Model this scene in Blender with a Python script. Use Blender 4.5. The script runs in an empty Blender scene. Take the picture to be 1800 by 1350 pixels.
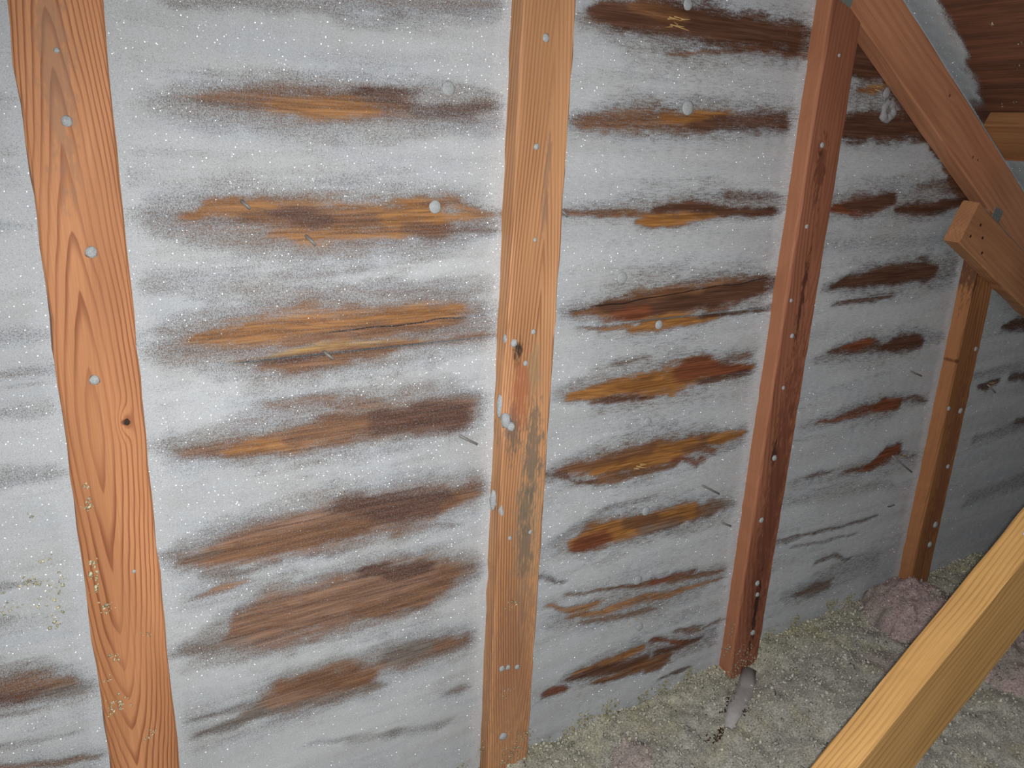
import bpy, math, random
import numpy as np
from mathutils import Vector, Matrix

# ------------------------------------------------------------------ camera, world, light
SC = bpy.context.scene
COL = SC.collection
RIGHT = Vector((0.8649698, -0.50024225, 0.03981116))
DOWN = Vector((-0.12091244, -0.28474976, -0.95094572))
FWD = Vector((0.48703945, 0.81772566, -0.30678546))
CAM = Vector((-0.0532, -1.0752, 0.0))          # metres; gable sheathing is the plane y = 0, room side is -y
cam = bpy.data.cameras.new('camera')
cam.sensor_width = 36.0
cam.lens = 36.0 * 1387.77 / 1800.0
cam.clip_start = 0.01
camo = bpy.data.objects.new('camera', cam)
M = Matrix((RIGHT, -DOWN, -FWD)).transposed().to_4x4()
M.translation = CAM
camo.matrix_world = M
COL.objects.link(camo)
SC.camera = camo

SC.view_settings.view_transform = 'Standard'
SC.view_settings.look = 'None'
SC.view_settings.gamma = 1.0
SC.view_settings.use_curve_mapping = False
SC.view_settings.exposure = 0.0
SC.cycles.max_bounces = 2
SC.cycles.diffuse_bounces = 1
SC.cycles.glossy_bounces = 1
SC.cycles.transmission_bounces = 1
SC.cycles.transparent_max_bounces = 4

world = bpy.data.worlds.new('attic_air')
world.use_nodes = True
world.node_tree.nodes['Background'].inputs[0].default_value = (0.93, 0.97, 1.0, 1)
world.node_tree.nodes['Background'].inputs[1].default_value = 0.09
SC.world = world

# hand-held lamp beside the lens, pointed right of and below the picture centre
fl = bpy.data.lights.new('hand_lamp', 'SPOT')
fl.energy = 60.0
fl.spot_size = math.radians(180)
fl.spot_blend = 1.0
fl.color = (1.0, 0.985, 0.965)
fl.shadow_soft_size = 0.006
flo = bpy.data.objects.new('hand_lamp', fl)
flo.location = CAM + RIGHT * 0.006 + DOWN * 0.001
flo.rotation_euler = Vector((0.709, 0.517, -0.756)).to_track_quat('-Z', 'Y').to_euler()
COL.objects.link(flo)

rng = np.random.default_rng(7)
random.seed(7)
T = 0.0381
W = 0.0889

# ------------------------------------------------------------------ helpers
def vnoise(x, z, seed):
    """smooth value noise on arrays"""
    r = np.random.default_rng(seed)
    tab = r.random((256, 256))
    xi = np.floor(x).astype(int); zi = np.floor(z).astype(int)
    fx = x - xi; fz = z - zi
    fx = fx * fx * (3 - 2 * fx); fz = fz * fz * (3 - 2 * fz)
    a = tab[xi & 255, zi & 255]; b = tab[(xi + 1) & 255, zi & 255]
    c = tab[xi & 255, (zi + 1) & 255]; d = tab[(xi + 1) & 255, (zi + 1) & 255]
    return (a * (1 - fx) + b * fx) * (1 - fz) + (c * (1 - fx) + d * fx) * fz

def fbm(x, z, seed, octv=4):
    s = 0.0; a = 0.5; t = 0.0
    for i in range(octv):
        s = s + a * vnoise(x * 2 ** i, z * 2 ** i, seed + i); t += a; a *= 0.5
    return s / t

def sstep(a, b, x):
    t = np.clip((x - a) / (b - a), 0, 1)
    return t * t * (3 - 2 * t)

def mesh_obj(name, verts, faces, mat, parent=None, smooth=False, attrs=None):
    me = bpy.data.meshes.new(name)
    verts = np.asarray(verts, dtype=np.float32)
    if isinstance(faces, np.ndarray):
        n, k = faces.shape
        me.vertices.add(len(verts)); me.vertices.foreach_set('co', verts.ravel())
        me.loops.add(n * k); me.loops.foreach_set('vertex_index', faces.ravel().astype(np.int32))
        me.polygons.add(n)
        me.polygons.foreach_set('loop_start', np.arange(0, n * k, k, dtype=np.int32))
        me.update(calc_edges=True)
    else:
        me.from_pydata([tuple(map(float, v)) for v in verts], [], faces)
    if attrs:
        for an, (kind, data) in attrs.items():
            data = np.asarray(data, dtype=np.float32)
            if kind == 'c':
                at = me.color_attributes.new(an, 'FLOAT_COLOR', 'POINT')
                rgba = np.ones((len(verts), 4), np.float32); rgba[:, :3] = data
                at.data.foreach_set('color', rgba.ravel())
            else:
                at = me.attributes.new(an, 'FLOAT', 'POINT')
                at.data.foreach_set('value', data.ravel())
    if smooth:
        me.polygons.foreach_set('use_smooth', np.ones(len(me.polygons), dtype=bool))
    me.materials.append(mat)
    me.update()
    o = bpy.data.objects.new(name, me)
    COL.objects.link(o)
    if parent: o.parent = parent
    return o

def tag(o, label=None, cat=None, group=None, kind=None):
    if label: o['label'] = label
    if cat: o['category'] = cat
    if group: o['group'] = group
    if kind: o['kind'] = kind
    return o

def empty(name, loc=(0, 0, 0), parent=None):
    o = bpy.data.objects.new(name, None); o.location = loc; o.empty_display_size = 0.05
    COL.objects.link(o)
    if parent: o.parent = parent
    return o

class NT:
    """tiny shader-node writer"""
    def __init__(s, name):
        s.mat = bpy.data.materials.new(name); s.mat.use_nodes = True
        s.t = s.mat.node_tree; s.t.nodes.clear()
        s.out = s.t.nodes.new('ShaderNodeOutputMaterial')
    def node(s, typ, **kw):
        n = s.t.nodes.new(typ)
        for k, v in kw.items(): setattr(n, k, v)
        return n
    def put(s, sock, v):
        if isinstance(v, bpy.types.NodeSocket): s.t.links.new(v, sock)
        elif isinstance(v, (tuple, list)) and len(v) == 3 and sock.type == 'RGBA': sock.default_value = (*v, 1)
        else: sock.default_value = v
    def m(s, op, a, b=0.0, c=0.0, clamp=False):
        n = s.node('ShaderNodeMath', operation=op, use_clamp=clamp)
        s.put(n.inputs[0], a); s.put(n.inputs[1], b); s.put(n.inputs[2], c)
        return n.outputs[0]
    def ss(s, x, a, b, lo=0.0, hi=1.0):
        n = s.node('ShaderNodeMapRange', interpolation_type='SMOOTHSTEP')
        s.put(n.inputs[0], x); s.put(n.inputs[1], a); s.put(n.inputs[2], b); s.put(n.inputs[3], lo); s.put(n.inputs[4], hi)
        return n.outputs[0]
    def coords(s, kind='Object'):
        return s.node('ShaderNodeTexCoord').outputs[kind]
    def xyz(s, v):
        n = s.node('ShaderNodeSeparateXYZ'); s.put(n.inputs[0], v); return n.outputs
    def scale(s, v, sc, loc=(0, 0, 0)):
        n = s.node('ShaderNodeMapping'); s.put(n.inputs['Vector'], v); n.inputs['Scale'].default_value = sc; n.inputs['Location'].default_value = loc
        return n.outputs[0]
    def flat2(s, v):
        x, y, z = s.xyz(v); n = s.node('ShaderNodeCombineXYZ'); s.put(n.inputs[0], x); s.put(n.inputs[1], s.m('ADD', z, y)); return n.outputs[0]
    def noise(s, v, sc=1.0, det=3.0, rough=0.55, color=False, dim='3D'):
        n = s.node('ShaderNodeTexNoise', noise_dimensions=dim); s.put(n.inputs['Vector'], v)
        n.inputs['Scale'].default_value = sc; n.inputs['Detail'].default_value = det; n.inputs['Roughness'].default_value = rough
        return n.outputs[1 if color else 0]
    def voro(s, v, sc, feat='F1'):
        n = s.node('ShaderNodeTexVoronoi', feature=feat, voronoi_dimensions='2D'); s.put(n.inputs['Vector'], v); n.inputs['Scale'].default_value = sc
        return n
    def mix(s, f, a, b, mode='MIX'):
        n = s.node('ShaderNodeMix', data_type='RGBA', blend_type=mode)
        s.put(n.inputs[0], f); s.put(n.inputs[6], a); s.put(n.inputs[7], b)
        return n.outputs[2]
    def attr(s, name):
        return s.node('ShaderNodeAttribute', attribute_name=name).outputs
    def bump(s, h, strength=0.3, dist=0.002):
        n = s.node('ShaderNodeBump'); s.put(n.inputs['Height'], h); n.inputs['Strength'].default_value = strength; n.inputs['Distance'].default_value = dist
        return n.outputs[0]
    def bsdf(s, col, rough=0.6, normal=None, spec=0.3, **kw):
        n = s.node('ShaderNodeBsdfPrincipled'); s.put(n.inputs['Base Color'], col); s.put(n.inputs['Roughness'], rough)
        n.inputs['Specular IOR Level'].default_value = spec
        if normal is not None: s.put(n.inputs['Normal'], normal)
        for k, v in kw.items(): s.put(n.inputs[k], v)
        return n.outputs[0]
    def done(s, sh):
        s.t.links.new(sh, s.out.inputs[0]); return s.mat

# ------------------------------------------------------------------ materials
def lumber(name, light, dark, x0=0.0, z0=0.0, k=0.2, p=1.3, freq=110.0, seed=0.0, warp=0.006, knots=(), ring=0.85,
           stain=(), tint=None, side=None, edge=0.62, ygain=0.6, acc=0.0):
    """sawn softwood: nested growth rings around an offset pith, fibre streaks, knots and stains"""
    n = NT(name)
    co = n.coords(); x, y, z = n.xyz(co)
    wv = n.noise(n.scale(co, (9, 9, 3.2), (seed, seed * 2.1, seed * 0.7)), 1.0, 1.0)
    wv2 = n.noise(n.scale(co, (60, 60, 14), (seed + 5, 0, seed)), 1.0, 1.0)
    wx = n.m('ADD', n.m('MULTIPLY', n.m('SUBTRACT', wv, 0.5), warp * 3), n.m('MULTIPLY', n.m('SUBTRACT', wv2, 0.5), warp * 0.5))
    ax = n.m('POWER', n.m('ADD', n.m('ABSOLUTE', n.m('SUBTRACT', x, x0)), 1e-4), p)
    az = n.m('POWER', n.m('ADD', n.m('MULTIPLY', n.m('ABSOLUTE', n.m('SUBTRACT', z, z0)), k), 1e-4), p)
    R = n.m('POWER', n.m('ADD', ax, az), 1.0 / p)
    R = n.m('ADD', R, n.m('MULTIPLY', y, ygain))
    R = n.m('ADD', R, wx)
    if acc: R = n.m('ADD', R, n.m('MULTIPLY', n.m('MULTIPLY', R, R), acc))
    kmask = None
    for (kx, kz, kr, amp) in knots:
        dx = n.m('DIVIDE', n.m('SUBTRACT', x, kx), kr); dz = n.m('DIVIDE', n.m('SUBTRACT', z, kz), kr * 2.6)
        g = n.m('EXPONENT', n.m('MULTIPLY', n.m('ADD', n.m('MULTIPLY', dx, dx), n.m('MULTIPLY', dz, dz)), -1.0))
        R = n.m('ADD', R, n.m('MULTIPLY', g, amp))
        dz2 = n.m('DIVIDE', n.m('SUBTRACT', z, kz), kr * 1.1)
        d2 = n.m('SQRT', n.m('ADD', n.m('MULTIPLY', dx, dx), n.m('MULTIPLY', dz2, dz2)))
        km = n.ss(n.m('ADD', d2, n.m('MULTIPLY', wv2, 0.4)), 0.42, 0.85, 1.0, 0.0)
        kmask = km if kmask is None else n.m('MAXIMUM', kmask, km)
    fr = n.m('FRACT', n.m('MULTIPLY', R, freq))
    late = n.m('MULTIPLY', n.ss(fr, edge - 0.3, edge + 0.12), n.ss(fr, 0.93, 1.0, 1.0, 0.0))
    amp = n.ss(n.noise(n.scale(co, (25, 25, 5), (0, seed, 3)), 1.0, 0.0), 0.25, 0.7, 0.35, 1.0)
    fac = n.m('MULTIPLY', n.m('MULTIPLY', late, amp), ring)
    fib = n.noise(n.scale(co, (420, 420, 9), (seed, 1, 2)), 1.0, 1.0, 0.6)
    big = n.noise(n.scale(co, (14, 14, 3), (seed + 2, 4, seed)), 1.0, 1.0)
    col = n.mix(fac, light, dark)
    col = n.mix(1.0, col, n.mix(fib, (0.80, 0.77, 0.74), (1.16, 1.18, 1.2)), 'MULTIPLY')
    col = n.mix(1.0, col, n.mix(n.ss(big, 0.3, 0.7), (0.84, 0.80, 0.77), (1.1, 1.1, 1.1)), 'MULTIPLY')
    if tint: 
        for (zc, hz, tc, st) in tint:
            f = n.m('MULTIPLY', n.ss(n.m('ADD', z, n.m('MULTIPLY', wv2, 0.1)), zc - hz, zc + hz), st)
            col = n.mix(f, col, tc)
    if side: col = n.mix(n.m('MULTIPLY', n.ss(x, -0.0425, -0.0400, 1.0, 0.0), side[3]), col, n.mix(fib, tuple(v * 0.85 for v in side[:3]), tuple(v * 1.15 for v in side[:3])))
    if kmask is not None: col = n.mix(n.m('MULTIPLY', kmask, 0.85), col, (dark[0] * 0.5, dark[1] * 0.45, dark[2] * 0.45))
    if stain: sp = n.noise(n.scale(co, (150, 150, 40), (seed, 0, seed)), 1.0, 3.0, 0.7)
    for (sx, sz, rx, rz, sc, st) in stain:
        dx = n.m('DIVIDE', n.m('SUBTRACT', x, sx), rx); dz = n.m('DIVIDE', n.m('SUBTRACT', z, sz), rz)
        d2 = n.m('SQRT', n.m('ADD', n.m('MULTIPLY', dx, dx), n.m('MULTIPLY', dz, dz)))
        f = n.ss(n.m('ADD', d2, n.m('MULTIPLY', n.m('SUBTRACT', sp, 0.5), 3.6)), 0.45, 1.25, st, 0.0)
        col = n.mix(f, col, sc)
    return n.done(n.bsdf(col, 0.62, n.bump(fib, 0.25, 0.0008), 0.22))

def sheathing_mat():
    n = NT('weathered_plywood')
    co3 = n.coords(); x, y, z = n.xyz(co3); co = n.flat2(co3)
    base = n.attr('tone')[0]
    w = n.noise(n.scale(co, (4, 22, 1)), 1.0, 2.0, dim='2D')
    gr = n.noise(n.scale(co, (10, 330, 1), (0, 4, 0)), 1.0, 3.0, 0.65, dim='2D')
    gr2 = n.noise(n.scale(co, (5, 95, 1), (7, 1, 0)), 1.0, 2.0, dim='2D')
    ring = n.m('FRACT', n.m('MULTIPLY', n.m('ADD', z, n.m('MULTIPLY', w, 0.09)), 75.0))
    ring = n.m('MULTIPLY', n.ss(ring, 0.45, 0.8), n.ss(ring, 0.9, 1.0, 1.0, 0.0))
    col = n.mix(1.0, base, n.mix(n.ss(gr, 0.3, 0.7), (0.72, 0.69, 0.66), (1.2, 1.21, 1.22)), 'MULTIPLY')
    col = n.mix(1.0, col, n.mix(n.ss(gr2, 0.35, 0.65), (0.78, 0.75, 0.73), (1.14, 1.15, 1.15)), 'MULTIPLY')
    col = n.mix(n.m('MULTIPLY', ring, 0.3), col, (0.12, 0.05, 0.03))
    # long check (split) in the veneer just above the panel joint
    zc1 = n.m('ADD', n.m('MULTIPLY', x, 0.02), -0.292)
    zc2 = n.m('ADD', n.m('MULTIPLY', n.m('SUBTRACT', x, 0.66), 0.064), -0.2905)
    side = n.m('GREATER_THAN', x, 0.62)
    zc = n.m('ADD', n.m('MULTIPLY', zc1, n.m('SUBTRACT', 1.0, side)), n.m('MULTIPLY', zc2, side))
    wob = n.m('MULTIPLY', n.m('SUBTRACT', n.noise(co, 14.0, 1.0, dim='2D'), 0.5), 0.008)
    dist = n.m('ABSOLUTE', n.m('ADD', n.m('SUBTRACT', z, zc), wob))
    ck = n.m('MULTIPLY', n.ss(dist, 0.0006, 0.0015, 1.0, 0.0), n.ss(x, 0.26, 0.3))
    col = n.mix(n.m('MULTIPLY', ck, 0.9), col, (0.02, 0.012, 0.01))
    return n.done(n.bsdf(col, 0.6, n.bump(gr, 0.35, 0.0012), 0.25))

def frost_mat(name, tintc=(0.555, 0.575, 0.59), grain=1.0):
    """hoar frost: granular crystals that thin out to speckles"""
    n = NT(name)
    co = n.flat2(n.coords())
    d = n.attr('rime_amount')[2]
    wht = n.attr('rime_white')[2]
    g1 = n.noise(co, 650.0 * grain, 1.0, 0.6, dim='2D')
    g2 = n.noise(co, 260.0 * grain, 1.0, 0.6, dim='2D')
    gs = n.noise(n.scale(co, (60, 380, 1)), 1.0, 1.0, 0.6, dim='2D')
    g = n.m('ADD', n.m('ADD', n.m('MULTIPLY', n.m('SUBTRACT', g1, 0.5), 1.25), n.m('MULTIPLY', n.m('SUBTRACT', g2, 0.5), 0.5)), n.m('MULTIPLY', n.m('SUBTRACT', gs, 0.5), n.attr('rime_streak')[2]))
    a = n.ss(n.m('ADD', d, n.m('MULTIPLY', g, 0.62)), 0.0, 0.92)
    v1 = n.voro(co, 980.0 * grain); v2 = n.voro(co, 330.0 * grain)
    r1 = n.xyz(v1.outputs['Color']); r2 = n.xyz(v2.outputs['Color'])
    big = n.noise(n.scale(co, (7, 22, 1)), 1.0, 2.0, dim='2D')
    vst = n.noise(n.scale(co, (60, 12, 1)), 1.0, 1.0, dim='2D')
    c = n.mix(n.ss(big, 0.3, 0.7), tintc, (tintc[0] * 1.02, tintc[1] * 1.05, tintc[2] * 1.11))
    c = n.mix(1.0, c, n.mix(vst, (0.93, 0.93, 0.93), (1.07, 1.07, 1.07)), 'MULTIPLY')
    c = n.mix(n.m('MULTIPLY', wht, 0.8), c, (0.72, 0.755, 0.79))
    # dark pits between grains, sparkle painted in as white grains
    pit = n.m('MULTIPLY', n.ss(g, -0.32, 0.16, 0.42, 0.0), n.ss(d, 0.5, 1.05, 1.0, 0.6))
    c = n.mix(pit, c, (0.25, 0.23, 0.22))
    s1 = n.m('MULTIPLY', n.m('GREATER_THAN', r1[0], 0.962), n.ss(v1.outputs['Distance'], 0.25, 0.5, 1.0, 0.0))
    s2 = n.m('MULTIPLY', n.m('GREATER_THAN', r2[1], 0.995), n.ss(v2.outputs['Distance'], 0.10, 0.22, 1.0, 0.0))
    s = n.m('MAXIMUM', n.m('MULTIPLY', s1, 0.5), s2)
    c = n.mix(s, c, (1.0, 1.0, 1.0))
    a = n.m('MAXIMUM', a, n.m('MULTIPLY', s, n.ss(d, 0.10, 0.4)))
    dif = n.bsdf(c, 0.65, None, 0.12)
    # facet glints: every grain mirrors in its own direction
    geo = n.node('ShaderNodeNewGeometry').outputs['Normal']
    sub = n.node('ShaderNodeVectorMath', operation='SUBTRACT'); n.put(sub.inputs[0], v1.outputs['Color']); sub.inputs[1].default_value = (0.5, 0.5, 0.5)
    ad = n.node('ShaderNodeVectorMath', operation='MULTIPLY_ADD'); n.put(ad.inputs[0], sub.outputs[0]); ad.inputs[1].default_value = (2.2, 2.2, 2.2); n.put(ad.inputs[2], geo)
    nm = n.node('ShaderNodeVectorMath', operation='NORMALIZE'); n.put(nm.inputs[0], ad.outputs[0])
    gl = n.node('ShaderNodeBsdfGlossy'); n.put(gl.inputs['Color'], (1, 1, 1)); gl.inputs['Roughness'].default_value = 0.21; n.put(gl.inputs['Normal'], nm.outputs[0])
    mx = n.node('ShaderNodeMixShader'); mx.inputs[0].default_value = 0.04
    n.t.links.new(dif, mx.inputs[1]); n.t.links.new(gl.outputs[0], mx.inputs[2])
    tr = n.node('ShaderNodeBsdfTransparent')
    fm = n.node('ShaderNodeMixShader'); n.put(fm.inputs[0], a)
    n.t.links.new(tr.outputs[0], fm.inputs[1]); n.t.links.new(mx.outputs[0], fm.inputs[2])
    return n.done(fm.outputs[0])

def solid_frost_mat():
    n = NT('clumped_frost')
    co = n.coords()
    g = n.noise(co, 420.0, 3.0, 0.6)
    c = n.mix(n.ss(g, 0.3, 0.7), (0.42, 0.45, 0.46), (0.57, 0.60, 0.62))
    return n.done(n.bsdf(c, 0.5, n.bump(g, 0.6, 0.002), 0.3))

def fluff_mat(name):
    n = NT(name)
    co = n.coords()
    base = n.attr('tone')[0]
    g = n.noise(co, 260.0, 2.0, 0.65); g2 = n.noise(co, 45.0, 1.0, 0.6)
    c = n.mix(1.0, base, n.mix(n.ss(g, 0.25, 0.75), (0.62, 0.62, 0.60), (1.35, 1.35, 1.35)), 'MULTIPLY')
    c = n.mix(1.0, c, n.mix(g2, (0.8, 0.8, 0.8), (1.2, 1.2, 1.2)), 'MULTIPLY')
    return n.done(n.bsdf(c, 0.85, n.bump(g, 0.6, 0.003), 0.1))

def flat_mat(name, col, rough=0.5, metal=0.0, var=0.25, sc=180.0):
    n = NT(name)
    g = n.noise(n.coords(), sc, 3.0, 0.6)
    c = n.mix(g, tuple(v * (1 - var) for v in col), tuple(min(1, v * (1 + var)) for v in col))
    return n.done(n.bsdf(c, rough, n.bump(g, 0.3, 0.001), 0.4, Metallic=metal))

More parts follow.
